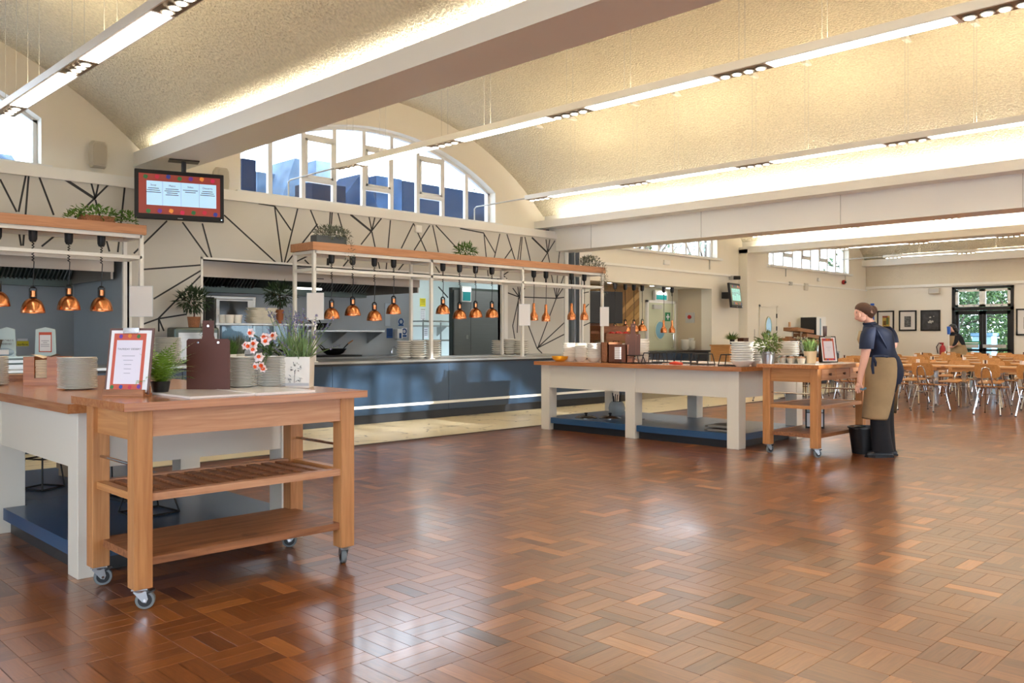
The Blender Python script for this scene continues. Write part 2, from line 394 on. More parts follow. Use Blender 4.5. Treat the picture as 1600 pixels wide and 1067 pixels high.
# ---- walls with arched windows
SILL, WX, WR = 3.36, 2.56, 4.71     # window sill, half width, head radius
def wtop(dx): return 4.7-WR+sqrt(WR*WR-dx*dx)
def arched_wall(y0, y1, z0, bays, name, mat, sill=SILL):
    mb = MB()
    for c in bays:
        n = 16
        mb.box(c-3.875, c+3.875, y0, y1, z0, sill)
        for s in (-1, 1):
            xs = [c+s*(WX+(3.875-WX)*k/6) for k in range(7)]
            for a, b in zip(xs, xs[1:]):
                lo, hi = min(a, b), max(a, b)
                mb.prism([(lo, sill), (hi, sill), (hi, vz(hi, c)+.02), (lo, vz(lo, c)+.02)], y0, y1, 'Y')
        for k in range(n):
            a, b = c-WX+2*WX*k/n, c-WX+2*WX*(k+1)/n
            mb.prism([(a, wtop(a-c)), (b, wtop(b-c)), (b, vz(b, c)+.02), (a, vz(a, c)+.02)], y0, y1, 'Y')
    return struct(mb.wld(name, mat))
arched_wall(YW, YW+.3, 2.9, BAYS[:2], 'wall_kitchen', m_cream)
arched_wall(YW, YW+.3, 2.9, BAYS[2:], 'wall_servery', m_cream, 3.2)
arched_wall(YB-.3, YB, 2.6, BAYS[1:2], 'wall_behind', m_cream)
wn_no = [0]
def arched_window(c, y, sill=SILL):
    wn_no[0] += 1
    T = struct(bpy.data.objects.new('window_%d' % wn_no[0], None)); COL.objects.link(T); T.location = (c, y, sill)
    fw = .035
    arc = [(WX*(k/12-1), wtop(WX*(k/12-1))-sill) for k in range(25)]
    mb = MB()
    for (a, za), (b, zb) in zip(arc, arc[1:]): mb.prism([(a, za-.05), (b, zb-.05), (b, zb+.004), (a, za+.004)], -.04, .04, 'Y')
    mb.box(-WX, WX, -.04, .04, 0, .05); mb.box(-WX, -WX+.05, -.04, .04, 0, wtop(WX)-sill); mb.box(WX-.05, WX, -.04, .04, 0, wtop(WX)-sill)
    mb.loc('window_frame', m_upvc, T)
    P = 2*WX/9
    for k in range(1, 9):
        x = -WX+P*k
        MB().box(x-fw, x+fw, -.03, .03, .05, wtop(x)-sill-.03).loc('mullion', m_upvc, T)
    for k in (2, 4, 6):
        x0, x1 = -WX+P*k+fw, -WX+P*(k+1)-fw
        for z in (3.71, 4.385):
            z -= SILL
            MB().box(x0, x1, -.03, .03, z-.035, z+.035).loc('transom', m_upvc, T)
        s = MB(); za, zb = 3.745-SILL, 4.35-SILL
        for q in ((x0, x0+.035, za, zb), (x1-.035, x1, za, zb), (x0, x1, za, za+.035), (x0, x1, zb-.035, zb)): s.box(q[0], q[1], -.045, -.025, q[2], q[3])
        s.loc('casement', m_upvc, T)
    for k in range(9):
        a, b = -WX+P*k, -WX+P*(k+1); zs = [(x, wtop(x)-sill-.02) for x in (a, (a+b)/2, b)]
        MB().prism([(a, .02), (b, .02)]+zs[::-1], -.004, .004, 'Y').loc('pane', m_glass, T)
    # painted reveal and sill board
    r = MB(); arc2 = [(WX*(k/12-1), wtop(WX*(k/12-1))-sill) for k in range(25)]
    r.box(-WX-.1, WX+.1, -.3, -.05, -.05, .0)
    r.loc('window_sill', m_upvc, T)
    return T
for c in BAYS[:2]: arched_window(c, YW+.2)
for c in BAYS[2:]: arched_window(c, YW+.2, 3.2)
arched_window(BAYS[1], YB-.2)

# ---- kitchen panelling below the ledge, with the two serving openings
O1X1, O1Z = 4.25, 2.27
O2X0, O2X1, O2Z = 5.23, 10.98, 2.31
PX1 = 12.66
pw = MB()
pw.box(XL, O1X1, YP, YP+.15, O1Z, 3.16).box(O1X1, O2X0, YP, YP+.15, 0, 3.16).box(O2X0, O2X1, YP, YP+.15, O2Z, 3.16).box(O2X1, PX1, YP, YP+.15, 0, 3.16)
pw = struct(pw.wld('wall_panelled', m_panel))
lines = [(0,280,26,331),(29,359,33,384),(41,271,29,331),(45,271,36,384),(60,273,84,336),(100,279,149,311,2),(142,284,149,310),(154,286,149,310),(171,287,117,340),(91,364,65,385),(149,312,171,393),(195,291,184,394),
 (261,345,209,396),(285,347,326,404),(316,349,331,404),(350,336,432,411),(223,421,315,414),(240,467,315,422),(315,429,247,498),(247,498,222,507),(247,498,291,491),(248,498,248,518),(248,498,256,517),
 (429,322,441,412),(429,322,455,360),(465,326,444,412),(496,350,447,412),(485,328,497,357),(489,396,454,413),(476,406,486,416),(404,318,429,322),(516,331,511,417),(519,331,513,417),(528,333,541,380),(547.5,335,580,361.5,2),(576.5,339,581,360),(585.6,339.7,581,360),
 (596,341,564,382),(546,404,534,419),(581,362,594,424),(610,344,603,424),(646,349,627,388),(646,349,666,393),(671.5,352,647,391),(634,408,620,425),(676,352,685,394),(681,352,716,390),(678,412,689,430),
 (719,357,756,364),(756,364,763,435),(756,365,774,396),(781,365,772,404),(792,366,805,407),(800,388,788,405),(814,370,808.7,407),(816,370,812.5,407.5),(820,370,829,409),(831,371,855.5,395,2),(853,374,855.7,395),(859,374,855.7,395),(867,376,846,410),(855.7,395,859,411),(876,377,872,413),
 (795,424,777,436),(786,430,793,437),(811,464,801,450),(811,464,820,450),(811,464,792,457),(811,464,869,466),(809,448,811,464),(813,448,811,464),(811,464,801,509),(810,465,808,520),(812,465,816,487),(869,466,886,464),(869,466,861,427),(869,466,871,430),(869,466,881,430),(869,466,886,441),(869,466,840,544),
 (839,544,825,507),(839,544,886,500),(839,544,886,520),(839,544,847,552),(801,509,806,540),(685,448,700,465)]
for ln in lines:
    p, q = at(ln[0], ln[1], Y=YP), at(ln[2], ln[3], Y=YP)
    w = .034 if len(ln) > 4 else .021
    MB().bar((p.x, YP-.001, p.z), (q.x, YP-.001, q.z), .004, w, up=(q-p).cross(Vector((0, 1, 0))).normalized()).wld('line_inlay', m_line, pw)
# frames of the openings and the ledge over the panels
tr = MB().box(O2X0-.03, O2X0, YP-.012, YP+.15, .9, O2Z+.03).box(O2X0-.03, O2X1+.05, YP-.012, YP+.15, O2Z, O2Z+.03).box(O2X1, O2X1+.1, YP-.012, YP+.15, .9, O2Z)
struct(tr.wld('trim_2', m_white))
struct(MB().box(O1X1, O1X1+.03, YP-.012, YP+.15, .9, O1Z+.03).box(XL, O1X1+.03, YP-.012, YP+.15, O1Z, O1Z+.03).wld('trim_3', m_white))
struct(MB().box(XL, PX1+.1, YP-.03, YW, 3.16, 3.24).box(XL, PX1+.1, YP+.02, YW, 3.24, SILL-.05).wld('trim_4', m_white))
struct(MB().box(PX1, PX1+.1, YP-.03, YW, 0, 3.16).wld('trim_5', m_white))
# steel column and the end piece of the panelling
c_ = MB()
c_.box(12.86, 13.02, YP+.0, YP+.02, 0, 3.0).box(12.86, 12.875, YP-.1, YP+.12, 0, 3.0).box(13.005, 13.02, YP-.1, YP+.12, 0, 3.0)
struct(c_.wld('steel_column', m_zinc))
struct(MB().box(13.05, 13.17, YP-.02, YW, 0, 2.95).wld('trim_6', m_white))
pe = struct(MB().box(13.17, 13.7, YW-.1, YW+.1, 0, 2.95).wld('wall_panelled', m_panel))
for ln in ((901,460,920,456),(900,495,920,475),(900,514,922,504),(907,510,907,534),(907,511,912,534),(915,395,910,415),(903,400,908,392),(902,425,918,405)):
    p, q = at(ln[0], ln[1], Y=YW-.1), at(ln[2], ln[3], Y=YW-.1)
    MB().bar((p.x, YW-.101, p.z), (q.x, YW-.101, q.z), .004, .02, up=(q-p).cross(Vector((0, 1, 0))).normalized()).wld('line_inlay', m_line, pe)

# ---- lower wall of the servery bays: opening, then plain wall
O3X0, O3X1, O3Z = 13.7, 18.55, 2.43
ws = MB().box(13.17, O3X0, YW+.1, YW+.3, 0, 2.9).box(13.0, O3X1, YW, YW+.3, O3Z, 2.9).box(O3X1, XE, YW, YW+.3, 0, 2.9)
struct(ws.wld('wall_servery', m_cream))
struct(MB().box(12.9, 20.0, YW-.06, YW, 2.78, 2.83).box(20.4, XE, YW-.03, YW, 2.72, 2.76).wld('trim_7', m_white))
# pier under beam between the servery bays
struct(MB().box(19.85, 20.35, YW-.25, YW, 0, 3.5).wld('wall_pier', m_cream))
# recess behind the opening
struct(MB().box(O3X0-.1, O3X1, YW+1.0, YW+1.1, 0, 2.6).wld('wall_recess', M('sage_wall', S(206, 200, 176), .6)))
struct(MB().box(O3X1, O3X1+.1, YW+.3, YW+1.1, 0, 2.6).wld('wall_recess', M('beige_wall', S(202, 186, 160), .6)))
struct(MB().box(O3X0-.1, O3X0, YW+.3, YW+1.1, 0, 2.6).wld('wall_recess', m_cream))
struct(MB().box(O3X0-.1, O3X1+.1, YW+.3, YW+1.1, O3Z+.02, O3Z+.12).wld('ceiling', m_cream))

# ---- beams with light coves
def beam(x0, x1, zs, lip, web=None):
    mb = MB()
    if web:
        wx0, wx1, wz = web
        mb.box(wx0, wx1, YB, YW, wz, 3.9)
    else: wx0 = wx1 = (x0+x1)/2; mb.box(wx0-.1, wx1+.1, YB, YW, zs+.05, 4.0)
    if web:
        mb.box(x0, wx0, YB, YW, zs, zs+.05).box(wx1, x1, YB, YW, zs, zs+.05)
    else: mb.box(x0, x1, YB, YW, zs, zs+.05)
    mb.box(x0, x0+.03, YB, YW, zs+.05, lip).box(x1-.03, x1, YB, YW, zs+.05, lip)
    return struct(mb.wld('beam', m_white))
def cove(x, z, y0=YB+.3, y1=YW-.45):
    T = struct(bpy.data.objects.new('cove_light', None)); COL.objects.link(T); T.location = (x, y0, z)
    n = 6; L = (y1-y0)/n
    for k in range(n):
        MB().box(-.025, .025, k*L, (k+1)*L-.01, 0, .012).loc('led_profile', m_grey, T)
        MB().box(-.02, .02, k*L+.01, (k+1)*L-.02, .0125, .018).loc('led_strip', m_led, T)
beam(4.42, 5.0, 3.5, 3.69); cove(4.5, 3.56); cove(4.92, 3.56)
beam(12.12, 13.2, 3.36, 3.5, (12.42, 12.92, 2.92)); cove(12.24, 3.42); cove(13.08, 3.42)
beam(19.85, 20.4, 3.4, 3.56); cove(19.93, 3.46); cove(20.32, 3.46)
struct(MB().box(27.55, XE, YB, YW, 3.5, 3.7).wld('beam', m_white))
for k in range(6): struct(MB().box(12.412, 12.42, 10.3-k*2.4, 10.306-k*2.4, 2.92, 3.36).wld('trim_8', m_grey))

# ---- end wall with the doorway, wall behind the camera, wall at the left
DY0, DY1, DZ = 7.2, 8.88, 2.74
we = MB().box(XE, XE+.3, YB, DY0, 0, 3.8).box(XE, XE+.3, DY1, YW+.3, 0, 3.8).box(XE, XE+.3, DY0, DY1, DZ, 3.8)
struct(we.wld('wall_end', m_cream))
struct(MB().box(XE-.03, XE, YB, YW, 2.86, 3.5).wld('wall_end_upper', m_rough))
struct(MB().box(XE-.07, XE, YB, YW, 2.78, 2.86).wld('trim_9', m_white))
struct(MB().box(XL-.2, XL, YB-.3, YW+.3, 2.9, 5.3).box(XL-.2, XL, YB-.3, YW+.3, 0, .6).box(XL-.2, XL, YB-.3, -6, .6, 2.9).box(XL-.2, XL, -1.2, -.8, .6, 2.9).box(XL-.2, XL, 4, YW+.3, .6, 2.9).wld('wall_left', m_cream))
# glazed doors of the side behind the camera, under an added sun shade
struct(MB().box(XL, 4.6, YB-.3, YB, 0, 5.3).box(4.6, 12.4, YB-.3, YB, 2.3, 2.65).box(4.6, 12.4, YB-.3, YB, 0, .3).box(4.6, 5.2, YB-.3, YB, .3, 2.3).box(8.3, 8.7, YB-.3, YB, .3, 2.3).box(11.8, 12.4, YB-.3, YB, .3, 2.3).box(12.4, XE, YB-.3, YB, 2.2, 5.3).box(12.4, 14, YB-.3, YB, 0, 2.2).box(18.5, 22, YB-.3, YB, 0, 2.2).box(26.5, XE, YB-.3, YB, 0, 2.2).wld('wall_behind', m_cream))
struct(MB().box(4, XE, YB-3, YB-.3, 2.3, 2.45).wld('added_sun_shade', m_cream))  # unseen porch roof, added to keep the sun out of the low openings
struct(MB().box(XL-12, XE+.3, YB-20, YB-.3, -.2, -.05).box(XL-14, XL-.2, YB-.3, 20, -.2, -.05).wld('ground', M('paving', S(150, 146, 138), .9)))

# ---- suspended light tracks
def track(x, z, y_end, y0=-8, first=True):
    T = thing('light_track', '', 'light track', (x, y_end, z))
    L = y_end-y0
    MB().box(-.1, .1, -L, 0, .0, .075).loc('housing', m_white, T, bevel=.004)
    y = 0
    while y > -L+2:
        mb = MB().box(-.085, .085, y-.5, y-.02, -.003, .001); mo = mb.loc('spot_module', m_reflector, T)
        for k in range(4):
            MB().lathe([(.052, -.012), (.048, -.004), (.03, -.006)], (0, y-.085-.115*k, -.002), 14).loc('bezel', m_grey, mo)
            MB().lathe([(.034, -.018), (.034, -.013)], (0, y-.085-.115*k, -.002), 12).loc('lamp', m_spot, mo)
        MB().box(-.075, .075, y-1.98, y-.52, -.004, 0).loc('diffuser', m_diff, T)
        MB().box(-.06, .06, y-1.95, y-.55, .0755, .08).loc('uplight', m_up, T)
        for yy in (-.25, -1.0):
            for xx in (-.05, .05):
                MB().cyl((xx, y+yy, .075), (xx, y+yy, 5.6-z if abs(x-.75) < 0 else vz(x+xx, min(BAYS, key=lambda b: abs(b-x)))-z), .0025, n=4).loc('hanger_wire', m_grey, T)
            MB().cbox((0, y+yy, vz(x, min(BAYS, key=lambda b: abs(b-x)))-z-.02), (.16, .06, .06)).loc('ceiling_plate', m_white, T)
        y -= 2
    # feed conduit to the wall
    e = YW-.02-y_end
    MB().tube([(0, 0, .04), (0, e*.3, .04), (0, e-.06, .03), (0, e-.01, 0), (0, e-.01, -.28 if z > 3.4 else -.2)], .012, 6).loc('feed_conduit', m_grey, T, smooth=True)
    return T
tl = {2.55: 'white suspended light track nearest the left corner, above the left window', 6.7: 'long suspended light track crossing in front of the arched kitchen window',
      10.5: 'suspended light track just in front of the deep white beam', 14.4: 'suspended light track first behind the deep white beam',
      18.0: 'suspended light track just before the shallow far beam', 22.2: 'suspended light track just beyond the shallow far beam', 25.8: 'suspended light track closest to the end wall with pictures'}
for x, lab in tl.items():
    z = 3.58
    T = track(x, z, 10.1, y0=-2 if x > 12 else -6); T['label'] = lab; T['group'] = 'suspended light tracks'

# ---- kitchen behind the openings
kb = struct(MB().box(XL, 10.37, 13.2, 13.3, 0, 3.0).box(10.27, 10.37, 13.3, 15.5, 0, 3.0).wld('wall_kitchen_back', m_steelwall))
struct(MB().box(10.37, 14, 15.4, 15.5, 0, 3.0).box(13.6, 13.7, 12.6, 15.4, 0, 3).wld('wall_washroom', M('washroom_white', S(214, 224, 220), .4)))
struct(MB().box(XL, 13.7, YP+.15, 15.5, 2.9, 3.0).wld('ceiling', m_white))
struct(MB().box(O1X1-.02, O2X0+.02, YP+.15, 13.2, 0, 2.9).wld('wall_kitchen_divider', m_steelwall))
# ================================================================== SERVERY
# ---- long navy counter
CX1 = 13.6
T = thing('serving_counter', 'long navy panelled serving counter with a steel top and white foot rail', 'counter', (5, 10.5, 0))
MB().box(XL+.05, CX1-.02, 10.1, 11.0, .13, .86).wld('carcass', m_navy, T)
MB().box(XL+.05, CX1, 10.12, 10.95, 0, .13).wld('plinth', m_plinth, T)
MB().box(XL+.05, CX1, 10.03, YP-.01, .872, .905).wld('worktop', m_steel, T, bevel=.003)
MB().box(XL+.05, CX1, 10.035, 10.1, .845, .872).wld('worktop_edge', m_black, T)
MB().box(XL+.05, CX1, 10.02, 10.05, .225, .265).wld('foot_rail', m_strip, T, bevel=.004)
xj = [8.66+2.11*k for k in range(-5, 2)]+[CX1]
xj = [XL+.05]+[x for x in xj if x > XL+.3]
for a, b in zip(xj, xj[1:]): MB().box(a+.003, b-.003, 10.05, 10.1, .13, .843).wld('front_panel', m_navy, T, bevel=.002)
for u in (495, 676, 816): pass
MB().box(8.7, 11.8, 10.5, 10.95, .905, .93).wld('tray_slide', m_steel, T, bevel=.004)

# ---- lamp gantries: white steel tube, oak-faced shelf on top
def gantry(x0, posts, y0, y1, label):
    x1 = posts[-1]
    T = thing('lamp_gantry', label, 'shelf frame', ((x0+x1)/2, y0, .905), group='white gantries over the counter')
    t = .022
    for x in posts:
        for y in (y0, y1): MB().box(x-t, x+t, y-t, y+t, .905, 2.44).wld('post', m_framew, T)
        MB().box(x-t, x+t, y0+t, y1-t, 2.40, 2.44).wld('cross_tube', m_framew, T)
        MB().box(x-t, x+t, y0+t, y1-t, 2.16, 2.2).wld('cross_tube', m_framew, T)
    for y in (y0, y1):
        MB().box(x0, x1, y-t, y+t, 2.4, 2.445).wld('rail', m_framew, T)
        MB().box(x0, x1, y-t, y+t, 2.16, 2.2).wld('rail', m_framew, T)
    for x in posts: MB().box(x-.05, x+.05, y0-.03, y0+.03, .9055, .915).wld('foot_plate', m_framew, T)
    MB().box(x0-.03, x1+.03, y0-.03, y1+.03, 2.445, 2.47).wld('shelf_board', m_fascia, T)
    for y in (y0-.045, y1+.02): MB().box(x0-.045, x1+.045, y, y+.022, 2.445, 2.555).wld('fascia_board', m_fascia, T)
    for x in (x0-.045, x1+.023): MB().box(x, x+.022, y0-.022, y1+.02, 2.445, 2.555).wld('fascia_board', m_fascia, T)
    return T
GY0, GY1 = 10.2, 10.7
gantry(6.35, [6.35, 8.43, 10.45, 12.62], GY0, GY1, 'long white tube gantry with oak shelf hung with twelve copper lamps')
gantry(-2.4, [-2.4, -.2, 1.9, 3.97], GY0-.1, GY1-.1, 'white tube gantry with oak shelf at the left edge, under the screen')

# ---- copper heat lamps
def heat_lamp(x, y, zr, ztop, label, slim=False, s=1.0, group='copper heat lamps'):
    T = thing('heat_lamp', label, 'heat lamp', (x, y, ztop), group=group)
    z = zr-ztop
    if slim: prof = [(.078, 0), (.08, .01), (.078, .075), (.066, .105), (.046, .13), (.032, .16), (.026, .2), (.023, .3), (.02, .305)]
    else: prof = [(.115, 0), (.117, .008), (.112, .04), (.1, .085), (.08, .12), (.055, .143), (.036, .152), (.03, .158)]
    prof = [(r*s, h*s) for r, h in prof]; inner = [(max(.005, r-.004), h) for r, h in reversed(prof[:-1])]
    inner = [(r, h+.0) for r, h in inner]
    mb = MB(); ring = prof; V = []
    n = 24; allp = [(max(.004, r-.004), h-.002 if k else h) for k, (r, h) in reversed(list(enumerate(prof)))]+prof
    # open-bottomed bell: inner surface down to the rim, then outer surface up
    k = len(allp)
    for r, h in allp: V += [(r*cos(2*pi*i/n), r*sin(2*pi*i/n), z+h) for i in range(n)]
    F = [(j*n+i, j*n+(i+1) % n, (j+1)*n+(i+1) % n, (j+1)*n+i) for j in range(k-1) for i in range(n)]
    mb._add(V, F); mb.loc('shade', m_copper, T, smooth=45)
    h0 = prof[-1][1]
    if slim:
        zt = z+h0
    else:
        MB().cyl((0, 0, z+h0), (0, 0, z+h0+.075*s), .026*s, n=14).loc('lamp_neck', m_copper, T, smooth=True)
        c = MB()
        for sg in (-1, 1): c.box(sg*.032*s-.004, sg*.032*s+.004, -.012, .012, z+h0-.01, z+h0+.1*s)
        c.lathe([(.036*s, 0), (.036*s, .012)], (0, 0, z+h0+.0), 12); c.lathe([(.034*s, 0), (.02*s, .02)], (0, 0, z+h0+.1*s), 12)
        c.loc('lamp_holder', m_black, T); zt = z+h0+.115*s
    MB().ell((0, 0, z+.05*s), .035*s, 10, 6).loc('bulb', m_bulb, T, smooth=True)
    MB().lathe([(.03, -.14), (.043, -.11), (.045, -.02), (.045, 0)], (0, 0, 0), 14).loc('canopy', m_black, T, smooth=30)
    # cord: curly upper part, straight lower part
    L = -.13-zt; pts = []
    cl = .09 if slim else min(.28, L*.45)
    for i in range(37): t = i/36; pts.append((.011*cos(t*14*pi), .011*sin(t*14*pi), -.13-cl*t))
    pts.append((0, 0, zt))
    MB().tube(pts, .0055, 5).loc('cord', m_black, T)
    return T
m_bulb = EMIT('heat_bulb', (1, .75, .45, 1), 2.5)
lamps = [(518, 498), (551, 493), (585, 501), (615, 490.5), (692, 490.5), (718, 498), (743, 496), (768.5, 496)]
words = ['first', 'second', 'third', 'fourth', 'fifth', 'sixth', 'seventh', 'eighth']
for k, (u, v) in enumerate(lamps):
    p = at(u, v, Y=10.45)
    heat_lamp(p.x, 10.45, p.z, 2.44, 'domed copper heat lamp, %s from the left on the long gantry' % words[k])
for k, (u, v) in enumerate([(834, 500.5), (853, 502), (893, 499.5), (913, 500)]):
    p = at(u, v, Y=10.45)
    heat_lamp(p.x, 10.45, p.z, 2.44, 'slim bottle-shaped copper heat lamp, %s of four at the long gantry end' % words[k], slim=True)
for k, (u, v) in enumerate([(-4, 478.5), (51.5, 489), (107.5, 484.5), (158.5, 486)]):
    p = at(u, v, Y=10.35)
    heat_lamp(p.x, 10.35, p.z, 2.44, 'domed copper heat lamp, %s from the left edge of the picture, over signs' % words[k], s=1.05)

# ---- acrylic paper holders clipped to the gantry posts
def sign_holder(u0, v0, u1, v1, Y, label, tilt=-45):
    c = at((u0+u1)/2, (v0+v1)/2, Y=Y); d = (c.x+c.y)/Q; w, h = (u1-u0)*d/FPX, (v1-v0)*d/FPX
    T = thing('paper_holder', label, 'sign holder', c, RAD(tilt))
    MB().box(-w/2, w/2, -.002, .002, -h/2, h/2).loc('paper', m_paper, T)
    e = MB()
    for q in ((-w/2-.006, -w/2, -h/2-.006, h/2+.006), (w/2, w/2+.006, -h/2-.006, h/2+.006), (-w/2, w/2, -h/2-.006, -h/2), (-w/2, w/2, h/2, h/2+.006)): e.box(q[0], q[1], -.005, .005, q[2], q[3])
    e.loc('acrylic_edge', M('acrylic_edge', S(226, 232, 238), .15), T)
    return T
sign_holder(480, 458, 505.5, 499, GY0-.06, 'white paper holder clipped to the first post of the long gantry')
sign_holder(811.5, 475.5, 828, 508, GY0-.06, 'white paper holder clipped to the third post of the long gantry')
sign_holder(938, 480, 951, 509, GY0-.06, 'white paper holder clipped to the last post of the long gantry')
sign_holder(203, 447.5, 238, 494, GY0-.16, 'white paper holder on the end post of the left gantry')

# ---- extraction hoods
def hood(x0, x1, label, plain=()):
    T = thing('extraction_hood', label, 'extractor hood', ((x0+x1)/2, 12.3, 2.0), group='steel extractor hoods')
    MB().box(x0, x1, 11.44, 11.47, 2.09, 2.7).wld('front_panel', m_hood, T)
    MB().box(x1-.03, x1, 11.47, 13.15, 2.0, 2.7).wld('side_panel', m_hood, T)
    MB().box(x0, x1-.03, 12.95, 13.15, 1.96, 2.06).wld('grease_gutter', m_hooddark, T)
    MB().box(x0, x1-.03, 11.47, 13.15, 2.6, 2.65).wld('top_panel', m_hooddark, T)
    n = int((x1-x0-.05)/.5); w = (x1-.05-x0)/n
    for k in range(n):
        a = x0+k*w
        Fm = MB().bar((a+w/2, 12.35, 2.5), (a+w/2, 12.98, 2.05), w-.02, .02); f = Fm.wld('filter', m_hooddark, T)
        if k in plain: continue
        b = MB()
        for j in range(9):
            xx = a+.05+(w-.1)*j/8
            b.bar((xx, 12.33, 2.49), (xx, 12.94, 2.05), .016, .03)
        b.wld('baffles', m_steel, f)
    MB().box((x0+x1)/2-.06, (x0+x1)/2+.06, 11.436, 11.44, 2.14, 2.155).wld('maker_plate', m_black, T)
    MB().box((x0+x1)/2+.15, (x0+x1)/2+.7, 12.5, 12.56, 2.04, 2.07).wld('hood_lamp', EMIT('hood_lamp', (1, .95, .85, 1), 3), T)
    return T
hood(5.27, 9.2, 'wide steel extractor hood seen through the main kitchen opening', plain=(3, 4))
hood(-1.5, 4.15, 'steel extractor hood behind the left copper lamps')

# ---- oven, shelves and pans of the cooking line
def oven():
    T = thing('combi_oven', 'steel combi oven with a dark glass door inside the kitchen', 'oven', (6.22, 12.75, .9))
    MB().box(-.42, .42, -.4, .4, .02, .98).loc('body', m_steel, T, bevel=.01)
    d = MB().box(-.26, .36, -.43, -.402, .06, .93).loc('door', m_steel, T, bevel=.01)
    MB().box(-.2, .26, -.436, -.431, .14, .9).loc('door_glass', M('oven_glass', S(38, 52, 54), .08), d)
    MB().tube([(.32, -.44, .25), (.32, -.48, .25), (.32, -.48, .75), (.32, -.44, .75)], .012, 8).loc('handle', m_black, d, smooth=True)
    MB().box(-.41, -.28, -.42, -.402, .06, .95).loc('control_panel', m_blackm, T)
    for k in range(3): MB().cyl((-.345, -.42, .3+.15*k), (-.345, -.44, .3+.15*k), .02, n=10).loc('knob', m_grey, T)
    for sx in (-.35, .35):
        for sy in (-.3, .3): MB().cyl((sx, sy, 0), (sx, sy, .02), .03, n=8).loc('foot', m_black, T)
oven()
T = thing('back_worktop', 'steel worktop along the rear of the cooking line', 'worktop', (5.5, 12.7, 0))
MB().box(XL+.1, 4.1, 12.3, 13.19, .86, .9).wld('top', m_steel, T); MB().box(5.4, 10.2, 12.3, 13.19, .86, .9).wld('top', m_steel, T)
MB().box(XL+.1, 4.1, 12.35, 13.18, .1, .86).wld('cupboard', m_steelwall, T); MB().box(5.4, 10.2, 12.35, 13.18, .1, .86).wld('cupboard', m_steelwall, T)
MB().box(XL+.1, 4.1, 12.4, 13.1, 0, .1).wld('plinth', m_plinth, T); MB().box(5.4, 10.2, 12.4, 13.1, 0, .1).wld('plinth', m_plinth, T)
T = thing('pan_shelf', 'steel wall shelf carrying frying pans in the kitchen', 'shelf', (8.6, 12.95, 1.3))
MB().box(7.75, 9.4, 12.7, 13.19, 1.335, 1.36).wld('shelf_board', m_steel, T)
for x in (7.8, 8.6, 9.36): MB().prism([(12.72, 1.33), (13.19, 1.33), (13.19, 1.12)], x-.01, x+.01, 'X').wld('bracket', m_steel, T)
def pan(x, y, z, r, rz, label, wok=False, group='black frying pans'):
    T = thing('wok' if wok else 'frying_pan', label, 'pan', (x, y, z), RAD(rz), group)
    h = .11 if wok else .055
    MB().lathe([(r*.5, 0), (r*.8, h*.4), (r, h), (r+.006, h), (r*.8, h*.4+.008), (r*.5, .006), (.002, .006)], (0, 0, 0), 22).loc('bowl', m_blackm, T, smooth=50)
    MB().tube([(r*.95, 0, h*.8), (r+.08, 0, h+.05), (r+.12, 0, h+.08)], .011, 6).loc('handle_shank', m_blackm, T)
    MB().tube([(r+.12, 0, h+.08), (r+.24, 0, h+.14)], [.014, .011], 6).loc('handle', m_trolley, T, smooth=True)
    if wok: MB().tube([(-r*.95, .04, h*.8), (-r-.1, .03, h+.06), (-r-.1, -.03, h+.06), (-r*.95, -.04, h*.8)], .009, 6).loc('loop_handle', m_blackm, T)
for k in range(3): pan(8.15+.04*k, 12.92, 1.36+.035*k, .17-.012*k, 160+30*k, 'black frying pan with wooden handle, %s in the shelf pile' % ['lowest', 'middle', 'topmost'][k])
pan(8.3, 12.7, .93, .22, 10, 'large black wok with a wooden handle on the stove', True)
pan(7.35, 12.7, .93, .2, 170, 'smaller black wok further along the stove, half hidden by lavender', True)
T = tag(MB().box(7.0, 8.7, 12.42, 13.0, .9, .93).wld('hob_plate', m_blackm), 'black hob plate under the woks', 'hob')

# ---- small signs and dispensers on the steel wall
def wallsign(u0, v0, u1, v1, Y, mat, label, name='wall_sign', cat='sign', dep=.012, mark=None):
    a, b = at(u0, v0, Y=Y), at(u1, v1, Y=Y)
    T = thing(name, label, cat, ((a.x+b.x)/2, Y-dep, (a.z+b.z)/2)); w, h = abs(b.x-a.x)/2, abs(a.z-b.z)/2
    MB().box(-w, w, 0, dep-.001, -h, h).loc('plate', mat, T)
    if mark == 'ring':
        r = min(w, h)*.7
        MB().tube([(r*cos(t*pi/8), -.002, h*.25+r*sin(t*pi/8)) for t in range(16)], r*.28, 4, closed=True).loc('symbol', m_bluesign, T)
        MB().box(-w*.8, w*.8, -.002, 0, -h*.9, -h*.5).loc('caption', m_bluesign, T)
    if mark == 'rows':
        for k in range(4): MB().box(-w*.75, w*.75, -.002, 0, h*.6-k*h*.35, h*.7-k*h*.35).loc('text_row', m_black, T)
    if mark == 'grid':
        for k in range(5):
            for j in range(4): MB().box(-w*.75+j*w*.4, -w*.75+j*w*.4+w*.2, -.002, 0, h*.4-k*h*.3, h*.5-k*h*.3).loc('mark', m_black, T)
        MB().box(-w*.9, w*.9, -.002, 0, h*.7, h*.95).loc('heading', m_grey, T)
    return T
m_bluesign = M('blue_sign', S(30, 78, 140), .4); m_yellow = M('yellow_sign', S(240, 220, 40), .45); m_lightsteel = M('light_board', S(196, 204, 210), .35)
wallsign(601, 474, 609, 509, 13.2, m_lightsteel, 'narrow pale notice board on the kitchen steel wall', 'notice_board', 'board')
wallsign(621, 498, 631, 510, 13.2, m_lightsteel, 'grey square hygiene sign above the blue hand-wash sign', mark='ring')
wallsign(604, 513, 613, 528, 13.2, m_bluesign, 'dark blue notice beside the soap dispenser', mark='rows')
wallsign(627, 512, 635.5, 527, 13.2, m_paper, 'white hand-wash sign with blue ring in the kitchen', mark='ring')
